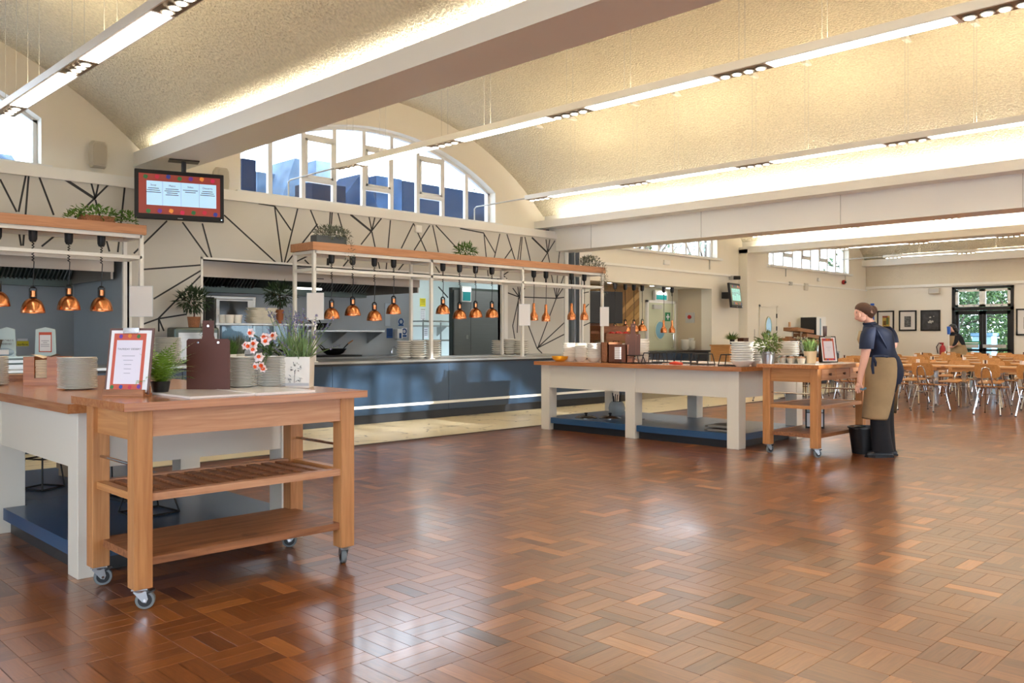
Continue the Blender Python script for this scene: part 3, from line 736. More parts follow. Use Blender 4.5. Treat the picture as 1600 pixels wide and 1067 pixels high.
T = thing('soap_dispenser', 'white soap dispenser with blue front on the kitchen wall', 'dispenser', at(620, 530, Y=13.19))
MB().box(-.07, .07, -.11, 0, 0, .2).loc('case', m_white, T, bevel=.02); MB().box(-.025, .025, -.115, -.11, .02, .12).loc('window', m_bluesign, T)
T = thing('tap', 'small chrome tap above the kitchen basin', 'tap', at(613, 548, Y=13.1)); MB().tube([(0, 0, -.04), (0, 0, .06), (0, -.08, .08), (0, -.12, .04)], .012, 8).loc('spout', m_chrome, T, smooth=True); MB().cyl((0, .02, -.05), (0, .02, .0), .03, n=10).loc('base', m_chrome, T)
wallsign(656, 466, 664.5, 479, 15.4, m_yellow, 'yellow notice on the white washroom wall', mark='rows')
wallsign(657, 482, 664, 500, 15.4, m_paper, 'printed year planner below the yellow notice', mark='grid')
wallsign(662, 512, 668, 528, 15.4, m_paper, 'small printed list below the washroom shelf', mark='rows')
# washroom shelf and rack
T = thing('washroom_shelf', 'steel wall shelf under the yellow notice', 'shelf', (12.0, 15.2, 1.4)); MB().box(10.5, 13.2, 15.0, 15.4, 1.47, 1.5).wld('shelf_board', m_steel, T)
for x in (10.8, 12.9): MB().prism([(15.05, 1.47), (15.4, 1.47), (15.4, 1.25)], x, x+.02, 'X').wld('bracket', m_steel, T)
for x, w, c in ((11.05, .3, m_white), (11.5, .22, m_yellow), (10.75, .2, m_grey)):
    T = thing('storage_tub', {m_white: 'white tub on the washroom shelf', m_yellow: 'yellow tub on the washroom shelf', m_grey: 'grey tub on the washroom shelf'}[c], 'tub', (x, 15.2, 1.5))
    MB().lathe([(w*.4, 0), (w*.5, .12), (w*.52, .13), (w*.45, .12), (.01, .11)], (0, 0, 0), 14).loc('body', c, T); MB().lathe([(w*.53, .125), (w*.53, .14), (.01, .145)], (0, 0, 0), 14).loc('lid', m_grey, T)
T = thing('steel_rack', 'open steel shelving rack beside the cold-room door', 'rack', (11.6, 14.0, 0))
for dx in (-.45, .45):
    for dy in (-.25, .25): MB().cyl((dx, dy, 0), (dx, dy, 1.6), .016, n=8).loc('upright', m_steel, T)
for z in (.3, .75, 1.15, 1.55): MB().box(-.47, .47, -.27, .27, z, z+.03).loc('shelf', m_steel, T)
T = thing('cold_room_door', 'tall brushed steel cold-room door at the end of the kitchen opening', 'door', (11.6, 12.45, 0))
MB().box(-.78, .78, 0, .1, 0, 2.2).loc('surround', m_hooddark, T)
m_steel2 = M('brushed_steel_door', S(122, 124, 122), .36, .25, var=.05, vs=2, stretch=(1, 1, 20))
MB().box(-.76, -.33, -.03, 0, .02, 2.15).loc('leaf', m_steel2, T); MB().box(-.32, .76, -.03, 0, .02, 2.15).loc('leaf', m_steel2, T)
MB().box(-.46, -.4, -.04, -.03, 1.2, 1.28).loc('lock_plate', m_steel, T)
T = thing('emergency_light', 'lit green emergency light box by the cold-room door', 'emergency light', at(726, 470, Y=12.4))
MB().box(-.12, .12, -.06, -.012, -.02, .28).loc('housing', m_white, T); MB().box(-.1, .1, -.065, -.06, .19, .24).loc('tube', EMIT('exit_tube', (.75, 1, 1, 1), 4), T); MB().box(-.1, .1, -.066, -.06, 0, .17).loc('sign_face', M('teal_face', S(30, 150, 150), .4), T)
# kitchen ceiling lights; the last is added to brighten the cold-room door
for k, (x, y) in enumerate(((7, 12.1), (1.5, 12.1), (11.8, 14.2), (11.6, 11.85))):
    T = thing('ceiling_panel_light', ['square kitchen ceiling light over the main cooking line', 'square kitchen ceiling light over the left cooking line', 'square ceiling light in the white washroom', 'square light panel added to brighten the cold-room door'][k], 'ceiling light', (x, y, 2.87))
    MB().box(-.6, .6, -.3, .3, 0, .03).loc('frame', m_white, T); MB().box(-.56, .56, -.26, .26, -.004, 0).loc('diffuser', EMIT('kitchen_light', (.93, .97, 1, 1), (17, 17, 7, 5)[k]), T)

# ---- raised steel shelf on the counter (pass) and things on it
T = thing('pass_shelf', 'raised steel pass shelf with a glass front holding pots and bowls', 'shelf', (6.3, 10.95, .905))
MB().box(5.2, 6.75, 10.75, 11.15, 1.41, 1.435).wld('shelf_board', m_steel, T)
for x in (5.25, 6.0, 6.7): MB().box(x-.015, x+.015, 10.93, 10.96, .905, 1.41).wld('leg', m_steel, T)
MB().box(5.3, 6.6, 10.775, 10.78, 1.12, 1.40).wld('glass_front', GLASS('pass_glass', (.7, .82, .86, 1)), T)
def pot(p, r, h, label, mat, name='white_pot', grp=None):
    T = thing(name, label, 'pot', p, group=grp)
    MB().lathe([(r*.78, 0), (r, h), (r*.9, h), (r*.7, .01), (.002, .01)], (0, 0, 0), 18).loc('body', mat, T, smooth=50)
    MB().lathe([(r*1.05, h-.012), (r*1.05, h+.002), (r*.92, h+.002), (r*.92, h-.012)], (0, 0, 0), 18).loc('rim', mat, T, smooth=50)
    return T
for u, w in ((353, 'leftmost'), (359, 'middle'), (371.5, 'rightmost')):
    p = at(u, 505, Y=10.95); p.z = 1.435; p.y = 10.95+(.08 if w == 'leftmost' else 0); pot(p, .062, .115, 'white pot on the pass shelf, %s of the three' % w, m_bowl, grp='white pots on the pass')
# ================================================================== CROCKERY
def plate_mesh(r, h, name, mat): return MB().lathe([(r*.55, 0), (r*.6, .002), (r, h*.8), (r, h), (r*.97, h), (r*.6, .005), (.002, .005)], (0, 0, 0), 24).mesh(name, mat, smooth=40)
def bowl_mesh(r, h, name, mat): return MB().lathe([(r*.5, 0), (r*.55, .006), (r*.82, h*.5), (r*.91, h-.011), (r, h-.009), (r, h), (r*.93, h), (r*.76, h*.5), (r*.5, .012), (.002, .012)], (0, 0, 0), 24).mesh(name, mat, smooth=40)
_mc = {}
ORD = ['first', 'second', 'third', 'fourth', 'fifth', 'sixth', 'seventh', 'eighth', 'ninth', 'tenth', 'eleventh', 'twelfth', 'thirteenth', 'fourteenth', 'fifteenth', 'sixteenth', 'seventeenth', 'eighteenth', 'nineteenth', 'twentieth', 'twenty-first', 'twenty-second', 'twenty-third', 'twenty-fourth']
def stack(p, n, r, dz, label, kind='plate', h=None, mat=None):
    key = (kind, r, h); mat = mat or m_plate
    if key not in _mc: _mc[key] = (plate_mesh if kind == 'plate' else bowl_mesh)(r, h or .022, kind, mat)
    for k in range(n):
        o = inst(_mc[key], kind, (p[0]+random.uniform(-.003, .003), p[1]+random.uniform(-.003, .003), p[2]+.0005+k*dz), random.uniform(0, 6))
        w_ = 'topmost' if k == n-1 else 'lowest' if k == 0 else ORD[k]+' up'
        tag(o, label.replace(' in ', ', %s in ' % w_, 1), kind, label[:60])
CT = .905
stack((at(632, 545, Y=10.75).x, 10.75, CT), 8, .125, .034, 'cream deep plate in the left counter stack beside the steel wall end', h=.04)
stack((at(653, 545, Y=10.6).x, 10.6, CT), 8, .13, .035, 'cream deep plate in the middle counter stack below the yellow notice', h=.04)
stack((at(676, 545, Y=10.5).x, 10.5, CT), 8, .14, .035, 'cream deep plate in the broad stack before the steel rack', h=.04)
stack((at(779, 545, Y=10.85).x, 10.85, .93), 7, .125, .036, 'cream deep plate in the rear stack before the steel door edge', h=.04)
stack((at(796, 545, Y=10.78).x, 10.78, .93), 8, .13, .034, 'cream deep plate in the middle stack at the steel door edge', h=.04)
stack((at(814, 545, Y=10.6).x, 10.6, .93), 7, .14, .036, 'cream deep plate in the stack under the third paper holder', h=.04)
stack((at(231, 545, Y=10.75).x, 10.75, CT), 18, .135, .0185, 'cream dinner plate in the tall stack behind the fern, by the left post', h=.024)
stack((at(262, 545, Y=10.65).x, 10.65, CT), 18, .165, .0185, 'large cream plate in the wide stack between fern and brown board', h=.026)
stack((at(224, 560, Y=10.4).x, 10.4, CT), 9, .12, .017, 'small white plate in the low stack left of the fern', h=.022, mat=m_bowl)

# ================================================================== ISLANDS
def island(x0, x1, y0, y1, label, group):
    T = thing('island_table', label, 'island table', ((x0+x1)/2, (y0+y1)/2, 0), group=group)
    lw = .15
    ys = [y0, (y0+y1-lw)/2, y1-lw]
    for x in (x0, x1-lw):
        for y in ys: MB().box(x, x+lw, y, y+lw, 0, .87).wld('leg', m_island, T, bevel=.004)
        for ya, yb in zip(ys, ys[1:]): MB().box(x+.012, x+.05, ya+lw, yb, .57, .87).wld('apron', m_island, T) if x == x0 else MB().box(x+lw-.05, x+lw-.012, ya+lw, yb, .57, .87).wld('apron', m_island, T)
    for y in (y0, y1-lw): MB().box(x0+lw, x1-lw, y+.012 if y == y0 else y+lw-.05, y+.05 if y == y0 else y+lw-.012, .57, .87).wld('apron', m_island, T)
    n = 4; w = (x1-x0+.14)/n
    for k in range(n):                  # glued boards of the worktop
        MB().box(x0-.07+k*w+.0004, x0-.07+(k+1)*w-.0004, y0-.07, y1+.07, .871, .92).wld('top_board', m_itop, T)
    b = MB()
    b.box(x0+.02, x1-.02, y0+lw+.01, ys[1]-.01, .09, .165).box(x0+.02, x1-.02, ys[1]+lw+.01, ys[2]-.01, .09, .165).box(x0+lw+.01, x1-lw-.01, y0+.02, y1-.02, .09, .1645)
    b.wld('shelf_platform', m_ibase, T)
    MB().box(x0+lw+.02, x1-lw-.02, y0+.1, y1-.1, 0, .09).box(x0+.06, x1-.06, y0+lw+.02, ys[1]-.02, 0, .09).box(x0+.06, x1-.06, ys[1]+lw+.02, ys[2]-.02, 0, .09).wld('plinth', m_plinth, T)
    return T
island(1.53, 2.86, 4.72, 7.76, 'cream island table with oiled wooden top behind the near wooden trolley', 'cream island tables')
island(8.46, 9.98, 4.9, 7.9, 'cream island table in the middle of the hall, crowned with white bowls', 'cream island tables')

# ================================================================== TROLLEYS
def castor(T, x, y, rz, h):
    c = bpy.data.objects.new('castor', None); COL.objects.link(c); c.parent = T; c.location = (x, y, 0); c.rotation_euler[2] = rz
    MB().box(-.035, .035, -.03, .03, h-.006, h).loc('plate', m_zinc, c)
    MB().lathe([(.026, h-.018), (.028, h-.006)], (0, 0, 0), 14).loc('swivel', m_zinc, c)
    f = MB()
    for s in (-1, 1): f.prism([(-.028, h-.016), (.028, h-.016), (.036, .05), (.028, .032), (.012, .036)], s*.02-.0015, s*.02+.0015, 'Y')
    f.box(-.028, .028, -.02, .02, h-.018, h-.014); f.loc('fork', m_zinc, c)
    w = MB(); R = .044
    w.loft([[(.022+r*cos(2*pi*k/22), y, R+r*sin(2*pi*k/22)) for k in range(22)] for r, y in ((.03, -.014), (R-.003, -.014), (R, -.008), (R, .008), (R-.003, .014), (.03, .014))])
    w.loc('tyre', m_rubber, c, smooth=40)
    MB().cyl((.022, -.0155, R), (.022, .0155, R), .031, n=18).loc('hub', M_hub, c)
    MB().cyl((.022, -.026, R), (.022, .026, R), .007, n=8).loc('axle', m_chrome, c)
    MB().cbox((.045, 0, h-.02), (.04, .03, .008), ry=-.35).loc('brake_lever', m_black, c)
M_hub = M('wheel_hub', S(30, 32, 36), .4)
def trolley(loc, label, drawers=False):
    # local: x 0..1.32, y 0..0.7, z up; near long side at y=0
    L, D, Z = 1.32, .7, .964
    T = thing('butcher_trolley', label, 'trolley', loc)
    n = 5
    for k in range(n): MB().box(0, L, D*k/n+.0003, D*(k+1)/n-.0003, .926, Z).loc('top_board', m_ttop, T)
    lw = .085; x0, x1, y0, y1 = .06, L-.06-lw, .04, D-.04-lw
    for x in (x0, x1):
        for y in (y0, y1): MB().box(x, x+lw, y, y+lw, .1, .925).loc('leg', m_trolley, T, bevel=.004)
        # side rails
        MB().box(x+.025, x+lw-.025, y0+lw, y1, .78, .925).loc('side_rail', m_trolley_y, T)
        MB().cyl((x+lw/2, y0+lw, .66), (x+lw/2, y1, .66), .008, n=8).loc('towel_rod', m_chrome, T)
    for y in (y0, y1):
        MB().box(x0+lw, x1, y+.01, y+.045, .8, .925).loc('front_rail', m_trolley_x, T)
    if drawers:
        w = (x1-x0-lw)/3
        for k in range(3):
            a = x0+lw+k*w
            d = MB().box(a+.008, a+w-.008, y0-.002, y0+.01, .812, .915).loc('drawer', m_trolley_x, T, bevel=.003)
            MB().cyl((a+w/2, y0-.003, .862), (a+w/2, y0-.028, .862), .009, .015, n=10).loc('knob', m_darkwood, d)
    # slatted middle shelf
    zs = .53
    for y in (y0+.012, y1+lw-.062): MB().box(x0+lw-.0, x1, y, y+.05, zs-.03, zs+.005).loc('shelf_rail', m_trolley_x, T)
    for x in (x0+.02, x1+.02): MB().box(x, x+.045, y0+lw, y1, zs-.03, zs+.005).loc('shelf_rail', m_trolley_y, T)
    if drawers: MB().box(x0+lw, x1, y0+.063, y1+lw-.063, zs-.015, zs+.0).loc('shelf_board', m_shelf, T)
    else:
        for k in range(11):
            xx = x0+lw+.03+(x1-x0-lw-.12)*k/10
            MB().box(xx, xx+.05, y0+.063, y1+lw-.063, zs-.022, zs).loc('slat', m_shelf, T)
    MB().box(x0+lw*.6, x1+lw*.4, y0+.02, y1+lw-.02, .2, .238).loc('shelf_board', m_shelf, T, bevel=.003)
    for x, y, r in ((x0+lw/2, y0+lw/2, -.5), (x1+lw/2, y0+lw/2, 1.2), (x0+lw/2, y1+lw/2, -.35), (x1+lw/2, y1+lw/2, 2.6)): castor(T, x, y, r, .1)
    return T
trolley((1.47, 3.93, 0), 'large wooden butcher trolley with slatted shelf in the left foreground')
trolley((8.36, 3.93, 0), 'wooden butcher trolley with three small drawers beside the standing person', True)

# ================================================================== PLANT HELPERS
def rv(): 
    while True:
        v = Vector((random.uniform(-1, 1), random.uniform(-1, 1), random.uniform(-1, 1)))
        if .05 < v.length <= 1: return v
def leaf(mb, p, d, L, W, fold=.25, mi=0):
    d = Vector(d).normalized(); p = Vector(p); s = d.cross(Vector((0, 0, 1)))
    s = s.normalized() if s.length > .01 else Vector((1, 0, 0)); s = (s+rv()*.5).normalized(); s = (s-d*s.dot(d)).normalized(); u = s.cross(d)
    mb._add([p, p+d*L*.45+s*W/2+u*fold*W, p+d*L, p+d*L*.45-s*W/2+u*fold*W], [(0, 1, 2), (0, 2, 3)], mi)
def leafball(mb, c, R, n, L, W, out=.8):
    for k in range(n):
        v = rv(); p = Vector(c)+Vector((v.x*R[0], v.y*R[1], v.z*R[2])); leaf(mb, p, v*out+rv()*.7+Vector((0, 0, .15)), L*random.uniform(.7, 1.2), W*random.uniform(.7, 1.2))
def fern_fronds(mb, n, L, droop, W=.05, base=0):
    for k in range(n):
        a = 2*pi*k/n+random.uniform(-.3, .3); el = random.uniform(.5, 1.35); ln = L*random.uniform(.75, 1.1)
        prev = Vector((0, 0, base)); d = Vector((cos(a)*cos(el), sin(a)*cos(el), sin(el))); m = 14
        for j in range(m):
            q = prev+d*ln/m; s = d.cross(Vector((0, 0, 1))).normalized(); t = (j+1)/m; w = W*sin(pi*min(1, t*.9+.08))
            mb._add([prev, prev+s*.002, q+s*.002, q], [(0, 1, 2, 3)])
            for sg in (-1, 1):
                b = prev; e = s*sg+d*.45; e.normalize(); wv = d*(ln/m*.42)
                mb._add([b, b+wv+e*w*.5, b+e*w, b-wv*.3+e*w*.5], [(0, 1, 2, 3)])
            prev = q; d = (d+Vector((0, 0, -droop/m))).normalized()
def potted(name, label, p, pr, ph, potmat, build, leafmat, rz=0, group=None, soil=True, sx=1, sy=1):
    T = thing(name, label, 'plant', p, rz, group)
    MB().lathe([(pr*.78, 0), (pr, ph), (pr*.9, ph), (pr*.88, ph*.8), (.003, ph*.8)], (0, 0, 0), 18, sx=sx, sy=sy).loc('pot', potmat, T, smooth=45)
    mb = MB(); build(mb); mb.loc('foliage', leafmat, T)
    return T

# ---- on the near trolley
ZT = .9645
T = thing('marble_board', 'pale marble serving slab lying on the near trolley', 'slab', (2.12, 4.28, ZT))
MB().box(-.32, .02, -.29, .3, .0, .011).loc('slab', m_marble, T, bevel=.001); MB().box(.0212, .36, -.31, .28, .0, .013).loc('slab', m_marble, T, bevel=.001)
SL = ZT+.0132
def fern(mb): fern_fronds(mb, 38, .26, 1.2, .05, .04)
potted('potted_fern', 'bright green fern in a small black pot on the near trolley', (1.845, 4.44, ZT+.0112), .05, .055, m_black, fern, m_fern)
stack((2.33, 4.5, SL), 19, .085, .0088, 'white side plate in the stack between brown board and orange-centred flowers', h=.012)
stack((2.515, 4.5, ZT), 19, .086, .0096, 'white side plate in the stack beside the printed planter', h=.012)
def paddle_board(p, rz, w, h, hh, label, lean=.0, mat=None, name='paddle_board'):
    T = thing(name, label, 'board', p, rz)
    pts = [(-w/2, 0), (w/2, 0), (w/2, h-.01), (w/2-.01, h), (.035, h), (.03, h+.02), (.03, h+hh), (-.03, h+hh), (-.03, h+.02), (-.035, h), (-w/2+.01, h), (-w/2, h-.01)]
    o = MB().prism(pts, -.004, .004, 'Y').loc('board', mat or m_brownboard, T); o.rotation_euler[0] = lean
    for x, z in ((0, h+hh-.03), (-.055, h-.02), (.055, h-.02)): 
        e = MB().cyl((x, -.0055, z), (x, .0055, z), .006, n=10).loc('rivet', m_chrome, T); e.rotation_euler[0] = lean
    return T
paddle_board((2.11, 4.45, ZT+.0118), RAD(-45), .235, .275, .1, 'plain brown paddle clipboard standing upright on the near trolley', .0)
# printed planter with lavender
T = thing('printed_planter', 'square white planter with a botanical print, full of lavender', 'plant', (2.665, 4.46, ZT), RAD(-41))
w = .085
MB().loft([[(x*w*s, y*w*s, z) for x, y in ((-1, -1), (1, -1), (1, 1), (-1, 1))] for s, z in ((.96, 0), (1.02, .18), (.92, .18), (.9, .15))]).loc('planter', M('planter_cream', S(232, 228, 218), .5, var=.04, vs=20), T)
m_ink = M('ink', S(92, 94, 100), .7)
d_ = MB()
for k in range(34):
    a = random.uniform(0, 2*pi); r = .032*sqrt(random.random()); leaf(d_, (r*cos(a)*1.1, -.0895, .118+r*sin(a)*.75), (cos(a), 0, sin(a)), .012, .008, 0)
for cx, cz, n in ((-.03, .055, 16), (.025, .05, 7)):
    for k in range(n):
        a = random.uniform(0, 2*pi); r = .02*sqrt(random.random())*(1 if n > 10 else .6); leaf(d_, (cx+r*cos(a), -.0885, cz+r*sin(a)), (random.uniform(-1, 1), 0, random.uniform(-1, 1)), .02, .009, 0)
d_.bar((0, -.0885, .1), (-.004, -.087, .03), .003, .002)
d_.loc('botanical_print', m_ink, T)
MB().box(-.08, .08, -.0862, -.0855, .012, .028).loc('printed_band', M('ink_pale', S(190, 192, 194), .7), T)
lv = MB(); fl_ = MB()
for k in range(100):
    a = random.uniform(0, 2*pi); el = random.uniform(.35, 1.45); L = random.uniform(.13, .28); b = Vector((random.uniform(-.06, .06), random.uniform(-.06, .06), .15)); d = Vector((cos(a)*cos(el), sin(a)*cos(el), sin(el)))
    leaf(lv, b, d, L, .012)
    if k % 3 == 0:
        L = random.uniform(.19, .36); tip = b+d*L; lv.tube([b, b+d*L*.6, tip], .0018, 4)
        for j in range(26):
            q = tip-d*random.uniform(0, .075); leaf(fl_, q, rv(), .014, .009)
lv.loc('lavender_leaves', M('lavender_leaf', S(130, 158, 104), .6, var=.25, vs=40), T); fo_ = fl_.loc('lavender_flowers', M('lavender_flower', S(138, 130, 176), .7, var=.25, vs=60), T); fo_['kind'] = 'stuff'
# white flowers with orange centres
T = thing('narcissus_spray', 'spray of white flowers with orange centres hanging over the plate stacks', 'flowers', (2.46, 4.46, ZT+.19))
m_petal = M('petal_white', S(246, 232, 232), .6); m_orange = M('flower_orange', S(232, 92, 38), .6)
stem = MB(); root = Vector((.05, .03, .0)); spots = []
for (u, v) in ((392, 520), (385, 540), (397, 537), (405, 558), (418, 528), (413, 527), (427, 525), (415, 533), (404, 559), (408, 571), (411, 576), (396, 547), (388, 541), (400, 572)):
    q = at(u, v, Y=4.42-random.uniform(0, .05)); p = q-Vector(T.location); spots.append(p)
    stem.tube([root, (root+p)/2+Vector((0, 0, .03)), p], .0022, 4)
for i, p in enumerate(spots):
    fm = bpy.data.objects.new('flower', None); COL.objects.link(fm); fm.parent = T; fm.location = p; fm.rotation_euler = (random.uniform(-.4, .4), random.uniform(-.3, .3), RAD(-45)+random.uniform(-.5, .5))
    pt = MB(); r = .03 if i < 9 else .024
    for k in range(6):
        a = k*pi/3; c, s_ = cos(a), sin(a)
        pt._add([(0, 0, 0), (r*.6*c-r*.38*s_, -.004, r*.6*s_+r*.38*c), (r*c, .002, r*s_), (r*.6*c+r*.38*s_, -.004, r*.6*s_-r*.38*c)], [(0, 1, 2, 3)])
    pt.loc('petals', m_petal, fm)
    MB().lathe([(.004, 0), (.009, .009), (.011, .012), (.006, .008), (.001, .003)], (0, 0, 0), 10).loc('corona', m_orange, fm).rotation_euler[0] = pi/2
stem.loc('stems', m_leaf, T)
lf = MB(); leafball(lf, (.03, .05, .03), (.07, .05, .05), 50, .05, .018); lf.loc('leaves', m_leafd, T)

# ---- menus on clipboards
def text(s, size, parent, loc, rot, mat, align='CENTER', name='lettering'):
    c = bpy.data.curves.new(name, 'FONT'); c.body = s; c.size = size; c.align_x = align; c.extrude = 0
    tmp = bpy.data.objects.new(name, c); COL.objects.link(tmp); dg = bpy.context.evaluated_depsgraph_get(); dg.update()
    me = bpy.data.meshes.new_from_object(tmp.evaluated_get(dg)); bpy.data.objects.remove(tmp); me.materials.clear(); me.materials.append(mat)
    o = bpy.data.objects.new(name, me); COL.objects.link(o); o.parent = parent; o.location = loc; o.rotation_euler = rot; return o
m_coral = M('coral_print', S(206, 92, 70), .6); m_pageink = M('page_ink', S(70, 60, 80), .7)
m_vg = [M('veg_green', S(60, 120, 60), .6), M('veg_purple', S(110, 60, 160), .6), M('veg_blue', S(50, 70, 160), .6), M('veg_orange', S(230, 140, 50), .6), M('veg_pink', S(200, 50, 80), .6)]
m_faintink = M('faint_ink', S(160, 156, 172), .7)
m_lilac = M('lilac_page', S(232, 226, 238), .6)
m_clip = M('clipboard_brown', S(98, 58, 46), .4)
def blob(mb, x, y, z, r, k):
    n = 9; mb._add([(x, y, z)]+[(x+r*(1+.18*(i % 2)*k)*cos(2*pi*i/n), y, z+r*(1+.18*(i % 2))*sin(2*pi*i/n)) for i in range(n)], [(0, 1+i, 1+(i+1) % n) for i in range(n)])
def menu(p, rz, w, h, lean, label, title, rows, stand=True, frame=None):
    T = thing('menu_clipboard', label, 'menu', p, rz)
    B = bpy.data.objects.new('clipboard', None); COL.objects.link(B); B.parent = T; B.location = (0, 0, .02); B.rotation_euler[0] = -lean
    MB().box(-w/2-.012, w/2+.012, .002, .008, -.01, h+.012).loc('backing_board', frame or m_clip, B, bevel=.002)
    MB().box(-w/2, w/2, 0, .0015, 0, h).loc('sheet', m_paper, B)
    MB().box(-w*.42, w*.38, -.0008, -.0001, h*.04, h*.95).loc('printed_border', m_coral, B)
    MB().box(-w*.34, w*.3, -.0016, -.0009, h*.13, h*.84).loc('printed_page', m_lilac, B)
    for i in range(7):
        mb = MB(); blob(mb, -w*.36+w*.11*i, -.0018, h*(.9 if i % 2 else .08)+random.uniform(-.004, .004), w*.045, 1); mb.loc('vegetable_print', m_vg[i % 5], B)
    if title: text(title, w*.062, B, (-w*.02, -.002, h*.68), (pi/2, 0, 0), m_pageink)
    for i, r in enumerate(rows): MB().box(-w*.02-w*r, -w*.02+w*r, -.0022, -.0017, h*(.58-.07*i), h*(.588-.07*i)).loc('print_row', m_faintink, B)
    MB().box(-w*.2, w*.2, -.008, 0, h*.97, h+.012).loc('clip', m_chrome, B)
    MB().tube([(-w*.18, -.007, h*.97), (-w*.18, -.009, h*.945), (w*.18, -.009, h*.945), (w*.18, -.007, h*.97)], .0018, 6).loc('clip_wire', m_chrome, B)
    if stand:
        MB().box(-w*.5, w*.5, -.03, .05, .0, .014).box(-w*.5, w*.5, -.03, -.012, .014, .034).box(-w*.5, w*.5, .022, .04, .014, .05).loc('wooden_stand', m_shelf, T)
    return T
menu((1.655, 4.40, ZT), RAD(-53), .22, .315, .16, 'menu clipboard in a wooden stand at the near trolley corner', 'THURSDAY DESSERT', [.16, .12, .09, .09, .08])

# ---- on the near island
ZI = .9205
T = thing('napkin_dispenser', 'curved wooden napkin dispenser filled with cream napkins on the near island', 'dispenser', at(75, 592, Y=6.6), RAD(-38)); T.location.z = ZI
w, h, dd = .13, .2, .085
mb = MB(); n = 7
prof = []
def rr(x0, x1, y0, y1, r, seg=4):
    P = []
    for cx, cy, a0 in ((x1-r, y0+r, -pi/2), (x1-r, y1-r, 0), (x0+r, y1-r, pi/2), (x0+r, y0+r, pi)):
        P += [(cx+r*cos(a0+k*pi/2/seg), cy+r*sin(a0+k*pi/2/seg)) for k in range(seg+1)]
    return P
m_disp = WOOD('walnut_ply', S(150, 82, 34), S(186, 112, 52), 0, .3)
MB().box(-w, -w*.45, -dd, -dd+.01, .012, h).box(w*.2, w-.03, -dd, -dd+.01, .012, h).box(-w*.45, w*.2, -dd, -dd+.01, .012, .05).loc('front_panel', m_disp, T)
c = MB(); c.loft([[(w-.03+(.03+o)*sin(a), -dd+.03-(.03+o)*cos(a), z) for a in [k*pi/2/6 for k in range(7)] for o in (0,)]+[(w-.03+(.02)*sin(a), -dd+.03-(.02)*cos(a), z) for a in [k*pi/2/6 for k in reversed(range(7))]] for z in (.012, h)]); c.loc('curved_corner', m_disp, T, smooth=30)
MB().box(w-.01, w, -dd+.03, dd, .012, h).loc('side_panel', m_disp, T); MB().box(-w, -w+.01, -dd+.01, dd, .012, h).loc('side_panel', m_disp, T); MB().box(-w, w, dd-.01, dd, .012, h).loc('rear_panel', m_disp, T); MB().box(-w, w-.004, -dd+.002, dd, .0, .012).loc('base', m_disp, T)
m_napk = M('cream_napkin', S(232, 206, 172), .8)
for k in range(14): MB().cbox((-w*.12+random.uniform(-.002, .002), -dd+.07, .022+.0115*k), (w*.62, .11, .0085), rz=random.uniform(-.02, .02)).loc('napkin', m_napk, T)
MB()._add([(-w*.7, -dd+.03, h+.018), (-w*.05, -dd+.02, h-.012), (w*.55, -dd+.05, h+.02), (w*.5, dd-.02, h+.01), (-w*.05, dd-.04, h-.005), (-w*.6, dd-.02, h+.01)], [(0, 1, 4, 5), (1, 2, 3, 4)]).loc('folded_napkin', m_napk, T)
stack((at(126, 608, Z=ZI).x-.02, at(126, 608, Z=ZI).y, ZI), 23, .118, .0088, 'white plate in the leaning stack between napkin dispenser and menu', h=.014)
stack((at(-12, 602, Z=ZI).x, at(-12, 602, Z=ZI).y, ZI), 22, .1, .009, 'white plate in the stack cut by the left picture edge', h=.014)
T = thing('log_board', 'thick rustic wooden serving board beside the napkin dispenser', 'board', at(22, 595, Z=ZI), RAD(-30))
mb = MB(); P = [(.16*cos(a)*(1+.08*sin(3*a)), .1*sin(a)*(1+.07*cos(5*a))) for a in [2*pi*k/18 for k in range(18)]]; mb.prism(P, 0, .05, 'Z'); mb.loc('slice', WOOD('log_wood', S(112, 74, 58), S(164, 118, 92), 0, .6), T); MB().prism([(x*.97, y*.97) for x, y in P], .0502, .0515, 'Z').loc('cut_face', WOOD('log_face', S(160, 118, 88), S(190, 148, 116), 0, .6), T)
# paper trays stacked under the island
T = thing('kraft_box', 'flat brown box on the navy base of the near island', 'box', (2.35, 7.2, .166), RAD(10))
m_box = M('kraft_box', S(150, 128, 104), .7)
MB().cbox((0, 0, .03), (.24, .18, .058)).loc('tray', m_box, T); MB().cbox((0, 0, .083), (.26, .2, .044), rz=.08).loc('lid', m_box, T)
def wire_stand(p, rz, w, d, h, label, group='black wire display stands'):
    T = thing('wire_stand', label, 'wire stand', p, rz, group)
    t = .006; k = .78
    low = [(-w/2, -d/2), (w/2, -d/2), (w/2, d/2), (-w/2, d/2)]; up = [(x*k, y*k) for x, y in low]
    MB().tube([(x, y, t) for x, y in low], t, 6, closed=True).loc('base_ring', m_blackm, T); MB().tube([(x, y, h) for x, y in up], t, 6, closed=True).loc('top_ring', m_blackm, T)
    for (x, y), (a, b) in zip(low, up): MB().cyl((x, y, t), (a, b, h), t, n=6).loc('strut', m_blackm, T)
    return T
wire_stand((2.25, 6.3, .1655), .3, .24, .24, .2, 'black wire stand on the near island base, seen above the slats')
wire_stand((2.15, 5.35, .1655), .1, .26, .26, .12, 'low black wire stand on the near island base, behind the slats')
wire_stand((1.95, 6.75, .1655), .5, .2, .2, .22, 'black wire stand on the near island base beside the leg')
T = thing('black_tray', 'black tray lying on the wire stand under the near island', 'tray', (2.3, 5.9, .166), .2); MB().box(-.16, .16, -.1, .1, .0, .012).loc('tray', m_black, T); MB().tube([(-.16, -.1, .02), (.16, -.1, .02), (.16, .1, .02), (-.16, .1, .02)], .008, 6, closed=True).loc('rim', m_black, T)

